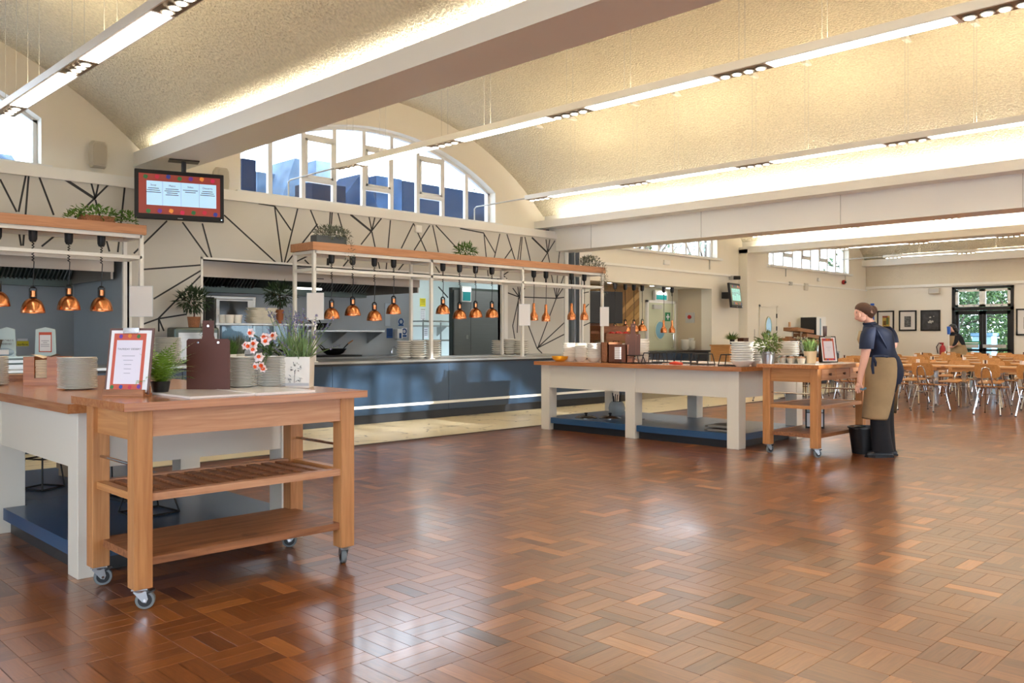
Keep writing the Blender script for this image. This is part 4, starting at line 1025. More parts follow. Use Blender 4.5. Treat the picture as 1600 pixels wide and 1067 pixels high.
# ---- on the middle island
def zi(u, v): return at(u, v, Z=ZI)
for u, v, l in ((890, 565, 'first'), (907, 564, 'second'), (928.5, 564.5, 'third')):
    p = at(u, v, X=8.75 if l != 'second' else 8.85); stack((p.x, p.y, ZI), 7, .098 if l != 'third' else .105, .03, 'ivory bowl in the %s bowl stack from the yellow dish' % l, 'bowl', h=.065, mat=m_bowl)
p = at(875, 566, X=8.6); T = thing('yellow_dish', 'shallow yellow dish on the island corner', 'bowl', (p.x, p.y, ZI)); MB().lathe([(.06, 0), (.1, .03), (.115, .07), (.109, .07), (.095, .034), (.002, .012)], (0, 0, 0), 22).loc('dish', M('yellow_glaze', S(226, 160, 40), .3), T, smooth=45); MB().lathe([(.0, .028), (.09, .03), (.095, .036), (.002, .04)], (0, 0, 0), 16).loc('napkin_filling', m_paper, T)
def basket_box(u0, u1, X, h, label, mat, rz=0, dep=.2, holder=False):
    a, b = at(u0, 560, X=X), at(u1, 560, X=X); w = (a.y-b.y)
    T = thing('wicker_basket' if not holder else 'cutlery_box', label, 'basket' if not holder else 'box', (X+dep/2, (a.y+b.y)/2, ZI))
    mb = MB(); t = .012
    mb.box(-dep/2, -dep/2+t, -w/2, w/2, 0, h).box(dep/2-t, dep/2, -w/2, w/2, 0, h).box(-dep/2, dep/2, -w/2, -w/2+t, 0, h).box(-dep/2, dep/2, w/2-t, w/2, 0, h).box(-dep/2, dep/2, -w/2, w/2, 0, t)
    mb.loc('body', mat, T)
    return T, w, dep
T, w, dep = basket_box(939, 950, 8.7, .26, 'dark woven basket standing behind the third bowl stack', m_wicker, dep=.3)
T, w, dep = basket_box(950, 979, 8.55, .235, 'brown wooden napkin box with a white napkin column on the island', WOOD('brown_box', S(88, 50, 34), S(124, 76, 54), 2, .4), dep=.16, holder=True)
for k in range(7): MB().cbox((-dep/2-.012, .0-.02, .06+.022*k), (.022, w*.3, .019)).loc('napkin', m_paper, T)
stack((at(1003, 556, X=9.0).x, at(1003, 556, X=9.0).y, ZI), 8, .1, .034, 'ivory bowl in the stack behind the dark paddle board', 'bowl', h=.065, mat=m_bowl)
p = at(989, 566, X=8.62); wire_stand((p.x, p.y, ZI), RAD(0), .14, .28, .1, 'black wire stand holding the dark paddle board on the island')
pb = paddle_board((p.x-.01, p.y, ZI+.1), RAD(-64), .19, .27, .13, 'dark wooden paddle board leaning in a wire stand on the island', -.12, m_darkwood, 'paddle_board')
for u, X, l in ((1020, 8.75, 'first'), (1036, 9.1, 'second'), (1071, 9.1, 'third'), (1098, 8.75, 'fourth'), (1142, 8.65, 'fifth')):
    p = at(u, 566, X=X); wire_stand((p.x, p.y, ZI), 0, .15, .24, .13, 'black wire display stand on the island, %s right of the paddle board' % l)
T = thing('display_tray', 'long pale marble tray under the empty wire stands', 'tray', (8.95, 6.1, ZI)); MB().box(-.02, .45, -.9, .7, 0, .003).loc('slab', m_marble, T); T.location = (9.3, 6.1, ZI)
p = at(1056, 567, X=8.6); T = thing('red_tongs', 'small red handled tongs lying on the island', 'tongs', (p.x, p.y, ZI)); MB().tube([(0, -.09, .012), (0, .02, .02), (0, .09, .012)], [.016, .02, .01], 6).loc('handle', M('orange_red', S(222, 70, 44), .4), T); MB().tube([(0, .09, .012), (.01, .2, .01)], .006, 5).loc('jaw', m_chrome, T)
p = at(1160, 571, X=8.62); stack((p.x, p.y, ZI), 9, .135, .026, 'large ivory bowl in the tall stack at the island end', 'bowl', h=.07, mat=m_bowl)
p = at(1185, 569, X=8.9); stack((p.x, p.y, ZI), 9, .135, .026, 'large ivory bowl in the stack behind the zinc plant pot', 'bowl', h=.07, mat=m_bowl)
p = at(1232, 566, X=9.7); stack((p.x, p.y, ZI), 13, .125, .021, 'white plate in the stack behind the row of muffins', h=.026)
p = at(1203, 566, X=9.75); stack((p.x, p.y, ZI), 13, .125, .021, 'white plate in the rear stack hidden behind the leafy zinc pot', h=.026)
# under the middle island
T = thing('cutlery_jug', 'grey glazed jug of utensils on the navy island base', 'jug', (9.35, 7.3, .1655))
MB().lathe([(.07, 0), (.105, .05), (.115, .1), (.1, .16), (.075, .19), (.07, .19), (.095, .16), (.1, .1), (.003, .02)], (0, 0, 0), 20).loc('body', M('grey_glaze', S(178, 184, 182), .2), T, smooth=45)
for k in range(6): MB().tube([(.03*cos(k), .03*sin(k), .06), (.06*cos(k), .06*sin(k), .27+.02*(k % 3))], .007, 5).loc('utensil', m_blackm, T)
for k, (x, y) in enumerate(((8.75, 7.35), (8.95, 7.1))):
    T = thing('saucepan_lid', ['shiny glass pan lid nearest the island leg', 'shiny glass pan lid beside the grey jug'][k], 'lid', (x, y, .1655))
    MB().lathe([(.15, 0), (.15, .008), (.1, .03), (.01, .04)], (0, 0, 0), 22).loc('dome', M('lid_steel', S(150, 152, 150), .15, .8), T, smooth=45); MB().lathe([(.01, .04), (.02, .055), (.025, .07), (.005, .075)], (0, 0, 0), 10).loc('knob', m_black, T)
T = thing('support_post', 'thin black post bolted to the island base', 'post', (9.1, 6.75, .1655)); MB().cyl((0, 0, .005), (0, 0, .69), .022, n=10).loc('tube', m_black, T); MB().box(-.06, .06, -.06, .06, 0, .006).loc('foot_plate', m_black, T)
for k in range(2):
    T = thing('serving_board', ['lower grey board lying at the island base end', 'upper grey board lying at the island base end'][k], 'board', (8.7, 5.22, .1655+.045*k), .1*k); MB().box(-.16, .16, -.14, .14, .0, .03).loc('board', M('grey_board', S(120, 116, 108), .5), T, bevel=.01); MB().box(-.16, .16, .142, .17, .008, .022).loc('grip', M('grey_grip', S(100, 96, 90), .5), T)
# on the far trolley
p = at(1200, 567, X=8.5); Tz = potted('zinc_pot_plant', 'leafy green plant in a zinc bucket on the far trolley corner', (p.x, p.y-.0, ZT), .075, .13, m_zinc, lambda mb: leafball(mb, (0, 0, .22), (.13, .13, .1), 260, .06, .03), M('mixed_leaf', S(112, 130, 66), .5, var=.5, vs=30))
MB().lathe([(.078, .1), (.08, .105), (.078, .11)], (0, 0, 0), 18).loc('band', m_zinc, Tz)
T = thing('muffin_board', 'thin pale board under the muffin cases on the far trolley', 'board', (8.72, 4.22, ZT)); MB().box(-.25, .52, -.2, .25, 0, .006).loc('board', m_marble, T)
m_case = M('paper_case', S(226, 196, 170), .7); m_cake = M('muffin_top', S(190, 130, 90), .8, var=.2, vs=60)
for k, (u, X) in enumerate(((1209, 8.62), (1221, 8.6), (1236, 8.6), (1252, 8.62), (1260, 8.72), (1228, 8.78), (1244, 8.78))):
    p = at(u, 567, X=X); T = thing('muffin', ['first muffin from the zinc pot in the front row', 'second muffin from the zinc pot in the front row', 'third muffin from the zinc pot in the front row', 'fourth muffin from the zinc pot in the front row', 'muffin next to the beige pot', 'muffin in the rear row nearer the zinc pot', 'muffin in the rear row nearer the beige pot'][k], 'muffin', (p.x, min(4.44, max(4.05, p.y)), ZT+.0062), group='muffins in paper cases')
    MB().lathe([(.034, 0), (.048, .055), (.044, .055), (.03, .004), (.002, .004)], (0, 0, 0), 14).loc('paper_case', m_case, T); MB().ell((0, 0, .052), (.042, .042, .024), 12, 6).loc('cake', m_cake, T, smooth=True)
    MB().lathe([(.052, 0), (.058, .08), (.056, .08), (.05, .003), (.002, .003)], (0, 0, 0), 14).loc('clear_cup', m_acryl, T, smooth=True)
p = at(1266, 567, Y=4.2); potted('grass_pot', 'spiky green plant in a beige pot beside the framed menu', (p.x, p.y, ZT+.0065), .07, .13, M('beige_pot', S(222, 196, 158), .5), lambda mb: [leaf(mb, (random.uniform(-.03, .03), random.uniform(-.03, .03), .1), (random.uniform(-.6, .6), random.uniform(-.6, .6), 1), random.uniform(.12, .2), .018) for _ in range(90)], M('grass_leaf', S(136, 168, 96), .5, var=.4, vs=30))
p = at(1297, 566, Y=4.15); menu((p.x, p.y, ZT), RAD(-36), .17, .27, .2, 'menu in a black frame leaning on the far trolley', '', [.16, .1, .08], stand=False, frame=m_blackm)
pp = thing('wood_paddle', 'dark wooden paddle handle sticking up behind the framed menu', 'board', (p.x+.05, p.y+.08, ZT), RAD(-36)); MB().prism([(-.07, 0), (.07, 0), (.07, .27), (.02, .3), (.025, .41), (-.02, .41), (-.018, .3), (-.07, .27)], 0, .012, 'Y').loc('board', m_darkwood, pp); MB().cyl((0, -.002, .39), (0, .014, .39), .006, n=8).loc('hole_ring', m_black, pp)
T = thing('framed_sign', 'folded black framed sign standing under the far trolley', 'sign', (9.05, 4.3, .2385), RAD(-60)); o = MB().box(-.1, .1, 0, .01, 0, .26).loc('panel', m_blackm, T); MB().box(-.085, .085, -.002, 0, .02, .17).loc('print', m_paper, T); MB().box(-.085, .085, -.002, 0, .18, .25).loc('glazing', M('sign_glass', S(190, 210, 214), .1), T)

# ---- on the counter behind the near trolley
def tree_build(h, r, n):
    def f(mb):
        leafball(mb, (0, 0, h), r, int(n*1.6), .095, .028, 1.2)
    return f
def olive(p, potmat, pr, ph, h, r, n, label, name='olive_tree'):
    T = potted(name, label, p, pr, ph, potmat, tree_build(h, r, n), m_leafd)
    MB().tube([(0, 0, ph*.7), (.01, 0, h*.6), (0, .01, h)], [.012, .01, .006], 6).loc('trunk', m_darkwood, T, smooth=True)
    for k in range(6): MB().tube([(0, 0, h*.75), (r[0]*.7*cos(k), r[1]*.7*sin(k), h+r[2]*.4*sin(k*2.3))], .004, 4).loc('branch', m_darkwood, T)
p = at(303, 509, Y=10.9)
T = thing('steel_box', 'dark steel box carrying the potted olive tree on the counter', 'box', (p.x, 10.92, CT)); MB().box(-.3, .3, -.14, .14, 0, .47).loc('case', m_hooddark, T, bevel=.03); MB().box(-.26, .26, -.145, -.14, .05, .4).loc('front_door', m_steel, T)
olive((p.x, 10.9, CT+.471), m_wicker, .085, .14, .36, (.2, .2, .14), 230, 'small olive tree in a wicker pot above the brown clipboard')
p = at(437, 500, Y=10.95); olive((p.x, 10.95, 1.436), m_terracotta, .06, .2, .42, (.19, .19, .14), 240, 'bushy dark green tree in a terracotta vase on the pass shelf')
p = at(319, 520, Y=10.6); T = potted('trailing_plant', 'trailing grey-green succulent beside the brown clipboard handle', (p.x, 10.62, CT), .05, .3, m_wicker, lambda mb: [leafball(mb, (0, -.05, .38), (.07, .05, .1), 90, .035, .02), leafball(mb, (.05, -.06, .2), (.04, .03, .16), 90, .03, .02)], m_grey_leaf)
for u, lab, mt, hh in ((361, 'low green plant in a white pot behind the plate stacks', m_leaf, .1), (374, 'feathery herb in a white pot behind the plate stacks', m_grey_leaf, .17)):
    p = at(u, 560, Y=10.45 if u < 370 else 10.62); potted('herb_pot', lab, (p.x, p.y, CT), .075, .12, m_bowl, (lambda hh: (lambda mb: [leaf(mb, (random.uniform(-.05, .05), random.uniform(-.05, .05), .1), (random.uniform(-.5, .5), random.uniform(-.5, .5), 1), random.uniform(.5, 1.2)*(hh+.1), .02) for _ in range(130)]))(hh), mt)
# leaf-edged platters piled on the pass
m_platter = M('platter_cream', S(244, 238, 222), .4, var=.12, vs=10)
pm = MB(); P = rr(-.2, .2, -.13, .13, .05, 3); pm.loft([[(x*.7, y*.7, 0) for x, y in P], [(x, y, .05) for x, y in P], [(x*.95, y*.95, .05) for x, y in P], [(x*.66, y*.66, .008) for x, y in P]]); pme = pm.mesh('platter', m_platter)
p = at(408, 503, Y=10.95)
for k in range(6): tag(inst(pme, 'platter', (p.x+random.uniform(-.02, .02), 10.95, 1.4355+.034*k), random.uniform(-.1, .1)), 'cream rectangular platter, %s in the pile on the pass shelf' % (['lowest', 'second up', 'third up', 'fourth up', 'fifth up', 'topmost'][k]), 'platter', 'cream platters piled on the pass shelf')
# left display unit, reserved signs
T = thing('display_unit', 'low steel and glass display unit on the counter behind the napkin dispenser', 'display unit', (1.5, 10.4, CT))
for z0, z1, mm in ((.0, .05, m_steel), (.07, .1, m_steel), (.12, .14, M('pale_glass', S(196, 220, 222), .15))): MB().box(-1.9, 1.45, -.18, .25, z0, z1).loc('tier', mm, T)
MB().box(-1.85, 1.4, -.12, .2, .05, .12).loc('core', m_hooddark, T)
ZD = CT+.1405
def reserved(u0, u1, v0, v1, label, lines_, framed=False):
    Y = 10.3; a, b = at(u0, v1, Y=Y), at(u1, v0, Y=Y); d = (a.x+a.y)/Q; w = (u1-u0)*((a.x+b.x)/2+Y)/Q/FPX; h = .29
    T = thing('acrylic_sign', label, 'sign', ((a.x+b.x)/2, Y, ZD), RAD(-52))
    MB().box(-w/2, w/2, -.02, .02, 0, .006).loc('foot', m_acr2, T)
    MB().prism([(-w/2, .006), (w/2, .006), (w/2-.01, h), (0, h+.025), (-w/2+.01, h)], -.003, .003, 'Y').loc('panel', m_acr2, T)
    if framed:
        MB().box(-w*.3, w*.3, -.005, -.0032, .04, h-.03).loc('border', m_coral, T); MB().box(-w*.26, w*.26, -.0062, -.0052, .05, h-.06).loc('page', m_paper, T)
    for i, s in enumerate(lines_):
        if isinstance(s, str): text(s, .026, T, (0, -.0075, h*(.56-.13*i)), (pi/2, 0, 0), m_pageink)
        else: MB().box(-w*s, w*s, -.0072, -.0065, h*(.56-.07*i), h*(.58-.07*i)).loc('print_row', m_faintink, T)
m_acr2 = M('pale_blue_acrylic', S(206, 226, 230), .2)
reserved(-4, 26, 512, 552, 'acrylic sign announcing a reserved table at the left picture edge', ['THIS TABLE IS', 'RESERVED'])
reserved(53, 89, 514, 550, 'acrylic stand with a small framed menu behind the napkin dispenser', [.18, .1, .2, .2], True)
T = wallsign(27, 529, 43, 541, 13.2, m_paper, 'small white and yellow surface label on the left kitchen wall')
MB().box(-.075, .075, -.003, -.0005, -.05, .02).loc('yellow_band', m_yellow, T); text('surface', .045, T, (0, -.004, -.04), (pi/2, 0, 0), m_black)
T = thing('wicker_tray', 'tilted dark wicker basket on the display unit beside the menu stand', 'basket', (2.42, 10.42, ZD), RAD(-40))
mb = MB(); mb.loft([[(x, y, z+.16*max(0, x+.18)*s) for x, y in rr(-.19*k, .19*k, -.13*k, .13*k, .03, 3)] for k, z, s in ((.8, .0, 1), (1, .12, 1), (.95, .12, 1), (.76, .02, 1))]); mb.loc('weave', M('dark_wicker', S(112, 88, 62), .8, var=.5, vs=60, bump=.5, bs=120), T)
MB().box(-.17, .17, -.11, .11, .0, .01).loc('base', m_wicker, T)
T = thing('wrapped_pack', 'clear wrapped pack beneath the tilted wicker basket', 'pack', (2.62, 10.32, ZD), RAD(-40)); MB().ell((0, 0, .045), (.12, .06, .045), 12, 8).loc('wrap', M('blue_wrap', S(150, 172, 190), .2), T, smooth=True); MB().box(-.06, .06, -.062, -.056, .02, .07).loc('label_band', m_paper, T)

# ---- plants and baskets on top of the gantries
ZG = 2.4705
T = thing('trailing_basket', 'wicker basket of bright green trailing leaves on the left gantry', 'plant', (3.55, 10.32, ZG))
MB().loft([[(x, y, z) for x, y in rr(-.2*k, .2*k, -.1*k, .1*k, .05, 3)] for k, z in ((.85, 0), (1, .17), (.94, .17), (.8, .03))]).loc('basket', m_wicker, T)
mb = MB(); leafball(mb, (0, 0, .2), (.3, .14, .08), 260, .05, .034); leafball(mb, (.3, -.1, .12), (.12, .1, .12), 120, .05, .034); leafball(mb, (-.26, -.06, .13), (.1, .08, .08), 60, .05, .03); mb.loc('foliage', M('ivy_green', S(96, 136, 52), .5, var=.4, vs=30), T)
T = thing('grey_planter', 'grey trough of wispy silver foliage at the left end of the long gantry', 'plant', (6.72, 10.36, ZG)); MB().box(-.28, .22, -.08, .08, 0, .2).loc('trough', M('zinc_trough', S(86, 92, 94), .5), T, bevel=.008)
mb = MB(); leafball(mb, (.02, 0, .24), (.3, .14, .1), 620, .06, .02); leafball(mb, (.2, -.17, .0), (.1, .04, .16), 120, .05, .012); mb.loc('foliage', m_grey_leaf, T)
p = at(727, 392, Y=10.4); potted('spider_plant', 'small green spiky plant on the middle of the long gantry', (p.x, 10.4, ZG), .07, .1, m_black, lambda mb: [leafball(mb, (0, 0, .18), (.18, .14, .1), 200, .1, .03)], m_leaf)
T = thing('hanging_plant', 'dry wispy grey plant trailing over the right end of the long gantry', 'plant', (12.4, 10.36, ZG)); MB().lathe([(.07, 0), (.09, .1), (.08, .1), (.003, .02)], (0, 0, 0), 14).loc('pot', m_black, T)
mb = MB(); leafball(mb, (.05, 0, .17), (.28, .16, .12), 520, .06, .018); leafball(mb, (.22, -.2, -.1), (.08, .05, .28), 200, .05, .01); leafball(mb, (.33, -.1, -.2), (.04, .08, .3), 140, .05, .01); mb.loc('foliage', m_grey_leaf, T)
# ================================================================== SCREENS, SPEAKERS, ALARMS
m_screen = lambda n, c, s: M(n, c, .3, emit=s, ecol=c)
def tv(p, rz, w, h, label, tilt=0, content=True, green=False):
    T = thing('menu_screen', label, 'screen', p, rz)
    B = bpy.data.objects.new('panel', None); COL.objects.link(B); B.parent = T; B.rotation_euler[0] = -tilt
    MB().box(-w/2, w/2, 0, .06, -h/2, h/2).loc('case', m_blackgloss, B, bevel=.008)
    b = w*.045; tb = h*.085
    base = S(170, 76, 68) if not green else S(120, 128, 104)
    MB().box(-w/2+b, w/2-b, -.002, 0, -h/2+tb*1.25, h/2-tb).loc('screen', m_screen('screen_base%d' % green, base, .1), B)
    x0, x1, z0, z1 = -w*.37, w*.41, -h*.22, h*.27
    pg = m_screen('screen_page%d' % green, S(168, 204, 228) if not green else S(150, 204, 196), .45)
    MB().box(x0, x1, -.004, -.0025, z0, z1).loc('menu_page', pg, B)
    if content:
        cols = ((-.295, 'Soup', 3), (-.09, 'Mains', 4), (.115, 'Sides', 2), (.31, 'Desserts', 3))
        for cx, s, n in cols:
            text(s, h*.055, B, (cx*w, -.005, h*.17), (pi/2, 0, 0), m_black)
            for i in range(n):
                q = w*(.06+.012*((i*7+n) % 3)); MB().box(cx*w-q, cx*w+q, -.0052, -.0045, h*(.115-.04*i), h*(.128-.04*i)).loc('menu_row', m_pageink, B)
        for cx in (-.195, .01, .215): MB().box(cx*w-.001, cx*w+.001, -.005, -.0042, z0, z1).loc('column_rule', m_pageink, B)
    for i in range(7):
        for zz in (.36, -.335):
            mb = MB(); blob(mb, (-.38+.125*i+(.03 if zz < 0 else 0))*w, -.003, (zz+.012*(i % 3-1))*h, h*.042, 1); mb.loc('vegetable_picture', m_screen('veg_%s_%d_%d' % ('g' if green else 'r', i, zz > 0), [S(54, 110, 66), S(196, 44, 74), S(52, 66, 150), S(52, 116, 66), S(104, 60, 150), S(232, 150, 70), S(206, 44, 90)][(i+(3 if zz < 0 else 0)) % 7], .2), B)
    MB().box(-.03, .03, -.002, 0, -h/2+.015, -h/2+.025).loc('badge', m_grey, B)
    MB().cyl((w/2-.03, -.003, -h/2+.03), (w/2-.03, 0, -h/2+.03), .006, n=8).loc('power_light', EMIT('power_led', (.6, .8, 1, 1), 3), B)
    return T
m_blackgloss = M('gloss_black', S(20, 21, 26), .4)
p = at(281.5, 306, Y=10.6)
T = tv(p, RAD(-19), 1.06, .62, 'large menu screen hanging below the white beam above the left counter', .04)
MB().cyl((0.05, .08, .2), (.05, .08, 3.5-p.z), .03, n=12).loc('drop_pole', m_black, T); MB().box(-.13, .23, -.02, .18, 3.485-p.z, 3.498-p.z).loc('ceiling_plate', m_black, T); MB().box(-.1, .2, .06, .1, -.15, .3).loc('bracket', m_black, T)
p = at(1150, 461.5, Y=11.15)
T = tv(p, RAD(10), .74, .62, 'small tilted menu screen on the wall beyond the far servery', .12, green=True); T['group'] = 'menu screens'
MB().box(-.2, .1, .06, .3, -.08, .08).loc('wall_arm', m_black, T)
T = thing('security_camera', 'small black security camera above the far menu screen', 'camera', at(1143, 434, Y=11.45)); MB().box(-.06, .06, -.05, .04, -.05, .05).loc('mount', m_grey, T); MB().cyl((.02, -.05, 0), (.12, -.18, 0), .05, n=12).loc('barrel', m_black, T)
def speaker(u, v, label):
    p = at(u, v, Y=YW); T = thing('wall_speaker', label, 'speaker', (p.x, YW-.002, p.z), group='beige wall speakers')
    ring = lambda y, k: [(x*k, y, z*k) for x, z in [(-.1, -.13), (-.085, -.165), (.085, -.165), (.1, -.13), (.11, 0), (.1, .14), (.07, .18), (-.07, .18), (-.1, .14), (-.11, 0)]]
    MB().loft([ring(0, .85), ring(-.06, 1), ring(-.13, .95), ring(-.15, .85)]).loc('cabinet', m_speaker, T, smooth=35)
    MB().loft([ring(-.151, .8), ring(-.156, .76)]).loc('grille', M('speaker_grille', S(196, 188, 170), .7, bump=.5, bs=400), T)
speaker(149.5, 244, 'beige wall speaker between the left window and the menu screen'); speaker(341, 283, 'beige wall speaker half hidden behind the menu screen')
T = thing('fire_bell', 'red fire alarm sounder on the wall above the long gantry end', 'alarm', at(851, 361, Y=YW-.02)); MB().cyl((0, 0, 0), (0, -.06, 0), .065, n=16).loc('base', m_red, T); MB().cyl((0, -.06, 0), (0, -.1, 0), .045, .03, n=14).loc('horn', m_black, T)
T = thing('fire_bell', 'red fire alarm sounder below the far arched window', 'alarm', at(1317, 441, Y=YW-.04)); MB().cyl((0, 0, 0), (0, -.06, 0), .07, n=16).loc('base', m_red, T); MB().cyl((0, -.06, 0), (0, -.1, 0), .04, .03, n=12).loc('horn', m_black, T)
def wallbox(u, v, w, h, label, mat=None, d=.05, Y=YW, name='junction_box', cat='box'):
    p = at(u, v, Y=Y); T = thing(name, label, cat, (p.x, Y-.004, p.z)); MB().box(-w/2, w/2, -d, 0, -h/2, h/2).loc('case', mat or m_grey, T, bevel=.006); MB().box(-w*.42, w*.42, -d-.006, -d, -h*.36, h*.36).loc('cover', mat or m_grey, T)
wallbox(652, 358, .12, .12, 'small white socket box on the panelling under the window', m_white, Y=YP-.003)
wallbox(1040, 410, .22, .11, 'white double socket box on the far wall, left', m_white); wallbox(1234, 443, .14, .1, 'small grey junction box below the far window'); wallbox(1258, 448, .2, .2, 'square grey vent cover below the far window', M('vent', S(206, 200, 188), .5))
wallbox(1278, 437, .14, .1, 'white twin socket box beside the square vent', m_white); wallbox(1233, 507, .1, .14, 'tan switch plate beside the far door', M('tan_plate', S(226, 184, 140), .5), d=.02)
for u, v0, v1, l in ((1109, 380, 421, 'first far window'), (1228, 420, 432, 'second far window, left'), (1321, 425, 441, 'second far window, right')):
    a, b = at(u, v0, Y=YW-.02), at(u, v1, Y=YW-.02); tag(MB().tube([a, b], .014, 6).wld('wall_conduit', m_grey), 'thin vertical wall conduit under the '+l, 'conduit')

# ================================================================== FAR SERVERY RECESS
T = thing('chevron_panel', 'wooden chevron wall panelling behind the far servery', 'panelling', (15.3, YW+.98, 0))
mw = [WOOD('chevron_%d' % i, c1, c2, 2, .5) for i, (c1, c2) in enumerate(((S(150, 112, 56), S(176, 136, 74)), (S(128, 92, 44), S(156, 116, 62)), (S(166, 126, 70), S(190, 150, 90))))]
MB().box(13.72, 16.85, YW+.985, YW+.998, .9, 2.44).wld('backing', mw[1], T)
k = 0
for c in range(4):
    x0 = 13.75+c*.775
    for j in range(-3, 13):
        z = .9+j*.16; up = .5 if c % 2 else -.5
        P = [(x0, z), (x0+.77, z+up), (x0+.77, z+up+.15), (x0, z+.15)]
        if min(q[1] for q in P) > .9 and max(q[1] for q in P) < 2.44: MB().prism(P, YW+.96, YW+.985, 'Y').wld('chevron_board', mw[k % 3], T)
        k += 1
D = struct(bpy.data.objects.new('door_1', None)); COL.objects.link(D); D.location = (17.75, YW+.99, 0)
m_sage = M('sage_door', S(200, 204, 176), .5); m_port = M('porthole_glass', S(128, 180, 206), .15)
def porthole(mbT, x, z, rx, rz_, y):
    MB().loft([[(x+rx*k*cos(t), yy, z+rz_*k*sin(t)) for t in [2*pi*i/24 for i in range(24)]] for k, yy in ((1.12, y), (1.12, y-.02), (.98, y-.02), (.98, y))], caps=False).loc('porthole_ring', m_sage, mbT)
    MB().loft([[(x+rx*cos(t), y-.012-.002*q, z+rz_*sin(t)) for t in [2*pi*i/24 for i in range(24)]] for q in (0, 1)]).loc('porthole_glass', m_port, mbT)
MB().box(-.62, -.56, -.06, 0, 0, 2.14).box(.56, .62, -.06, 0, 0, 2.14).box(-.62, .62, -.06, 0, 2.08, 2.14).loc('door_frame', m_white, D)
lf_ = MB().box(-.555, .555, -.045, -.005, .005, 2.075).loc('leaf', m_sage, D); porthole(lf_, -.08, 1.4, .2, .22, -.045)
MB().box(-.4, -.05, -.1, -.045, 1.93, 2.03).loc('door_closer', m_grey, lf_); MB().tube([(.42, -.05, .95), (.42, -.11, .95), (.42, -.11, 1.3), (.42, -.05, 1.3)], .012, 6).loc('pull_handle', m_chrome, lf_)
T = thing('first_aid_sign', 'green first aid cross sign on the sage door', 'sign', at(1043.5, 495, Y=YW+.93)); MB().box(-.11, .11, 0, .006, -.11, .11).loc('plate', m_green, T); MB().box(-.07, .07, -.003, -.0005, -.022, .022).box(-.022, .022, -.003, -.0005, -.07, .07).loc('cross', m_paper, T)
T = thing('emergency_light', 'lit emergency light box above the sage door', 'emergency light', at(1030, 462, Y=YW+.97)); MB().box(-.26, .26, -.07, 0, -.12, .12).loc('housing', m_white, T); MB().box(-.18, .18, -.075, -.07, .03, .07).loc('tube', bpy.data.materials['exit_tube'], T); MB().box(-.22, .22, -.0745, -.07, -.1, .01).loc('sign_face', bpy.data.materials['teal_face'], T)
wallbox(968.5, 477.5, .12, .12, 'white switch plate on the chevron panelling', m_white, .02, YW+.95); 
T = thing('alarm_call_point', 'square call point with red button on the beige recess wall', 'call point', (O3X1-.002, YW+.62, 1.72)); MB().box(-.03, 0, -.13, .13, -.13, .13).loc('plate', m_grey, T); MB().cyl((-.03, 0, .02), (-.06, 0, .02), .05, n=12).loc('button', m_red, T)
T = thing('wall_screen', 'blank black screen on the chevron wall behind the gantry end', 'screen', at(940, 480, Y=12.1), RAD(-12)); MB().box(-.62, .62, 0, .06, -.36, .36).loc('case', m_blackgloss, T, bevel=.01); MB().box(-.59, .59, -.003, 0, -.33, .33).loc('screen', M('dead_screen', S(18, 16, 16), .45), T); MB().box(-.1, .1, .06, .34, -.1, .1).loc('wall_arm', m_black, T)
T = thing('far_counter', 'navy counter with dark top inside the far servery', 'counter', (16.1, 11.8, 0))
MB().box(13.75, 18.5, 11.56, 12.2, .1, .86).wld('carcass', m_navy, T); MB().box(13.75, 18.5, 11.6, 12.15, 0, .1).wld('plinth', m_plinth, T); MB().box(13.72, 18.54, 11.52, 12.25, .86, .9).wld('worktop', m_blackgloss, T)
for k in range(4): MB().box(13.78+1.18*k, 14.93+1.18*k, 11.535, 11.56, .12, .84).wld('front_panel', m_navy, T)
# fruit display: sloping wooden crates
crate = WOOD('crate_wood', S(122, 76, 52), S(160, 108, 78), 0, .5)
m_apple = M('apple_red', S(196, 44, 40), .3)
for k, (u, v, w, lab) in enumerate(((951, 519, .9, 'upper empty wooden crate of the far fruit display'), (957, 531, 1.0, 'lower wooden crate filled with red apples at the far servery'))):
    p = at(u, v, Y=12.08 if k == 0 else 11.78); T = thing('fruit_crate', lab, 'crate', p); h = .14
    MB().box(-w/2, w/2, -.2, .2, 0, .015).loc('base', crate, T); MB().box(-w/2, w/2, -.22, -.2, -.02, h).loc('front_board', crate, T); MB().box(-w/2, w/2, .2, .22, 0, h+.06).loc('rear_board', crate, T)
    for s in (-1, 1): MB().box(s*w/2-.01, s*w/2+.01, -.2, .2, 0, h).loc('end_board', crate, T)
    for s in (-1, 1): MB().box(s*(w/2-.04)-.015, s*(w/2-.04)+.015, .16, .2, .9-p.z+.001, 0).loc('support', crate, T)
    if k == 1:
        am = MB().ell((0, 0, 0), (.04, .04, .037), 10, 7).mesh('apple', m_apple, smooth=True)
        for i in range(14):
            o = inst(am, 'apple', (p.x-.1+.045*i+random.uniform(-.01, .01), 11.68+.09*(i % 3), p.z+.13+.02*(i % 2))); tag(o, 'red apple in the lower fruit crate, %s from its left end' % ORD[i], 'apple', 'red apples in the fruit crate')
for k, u in enumerate((961, 977, 990.5, 1003.5)):
    v = [524, 518, 518, 517][k]; p = at(u, v, Y=11.95); heat_lamp(p.x, 11.95, p.z, O3Z+.02, 'domed copper heat lamp, %s from the dark screen in the far servery' % words[k])
for k, u in enumerate((1037, 1050)): p = at(u, 520, Y=11.95); heat_lamp(p.x, 11.95, p.z, O3Z+.02, 'slim copper heat lamp, %s of two before the sage door' % words[k], slim=True)
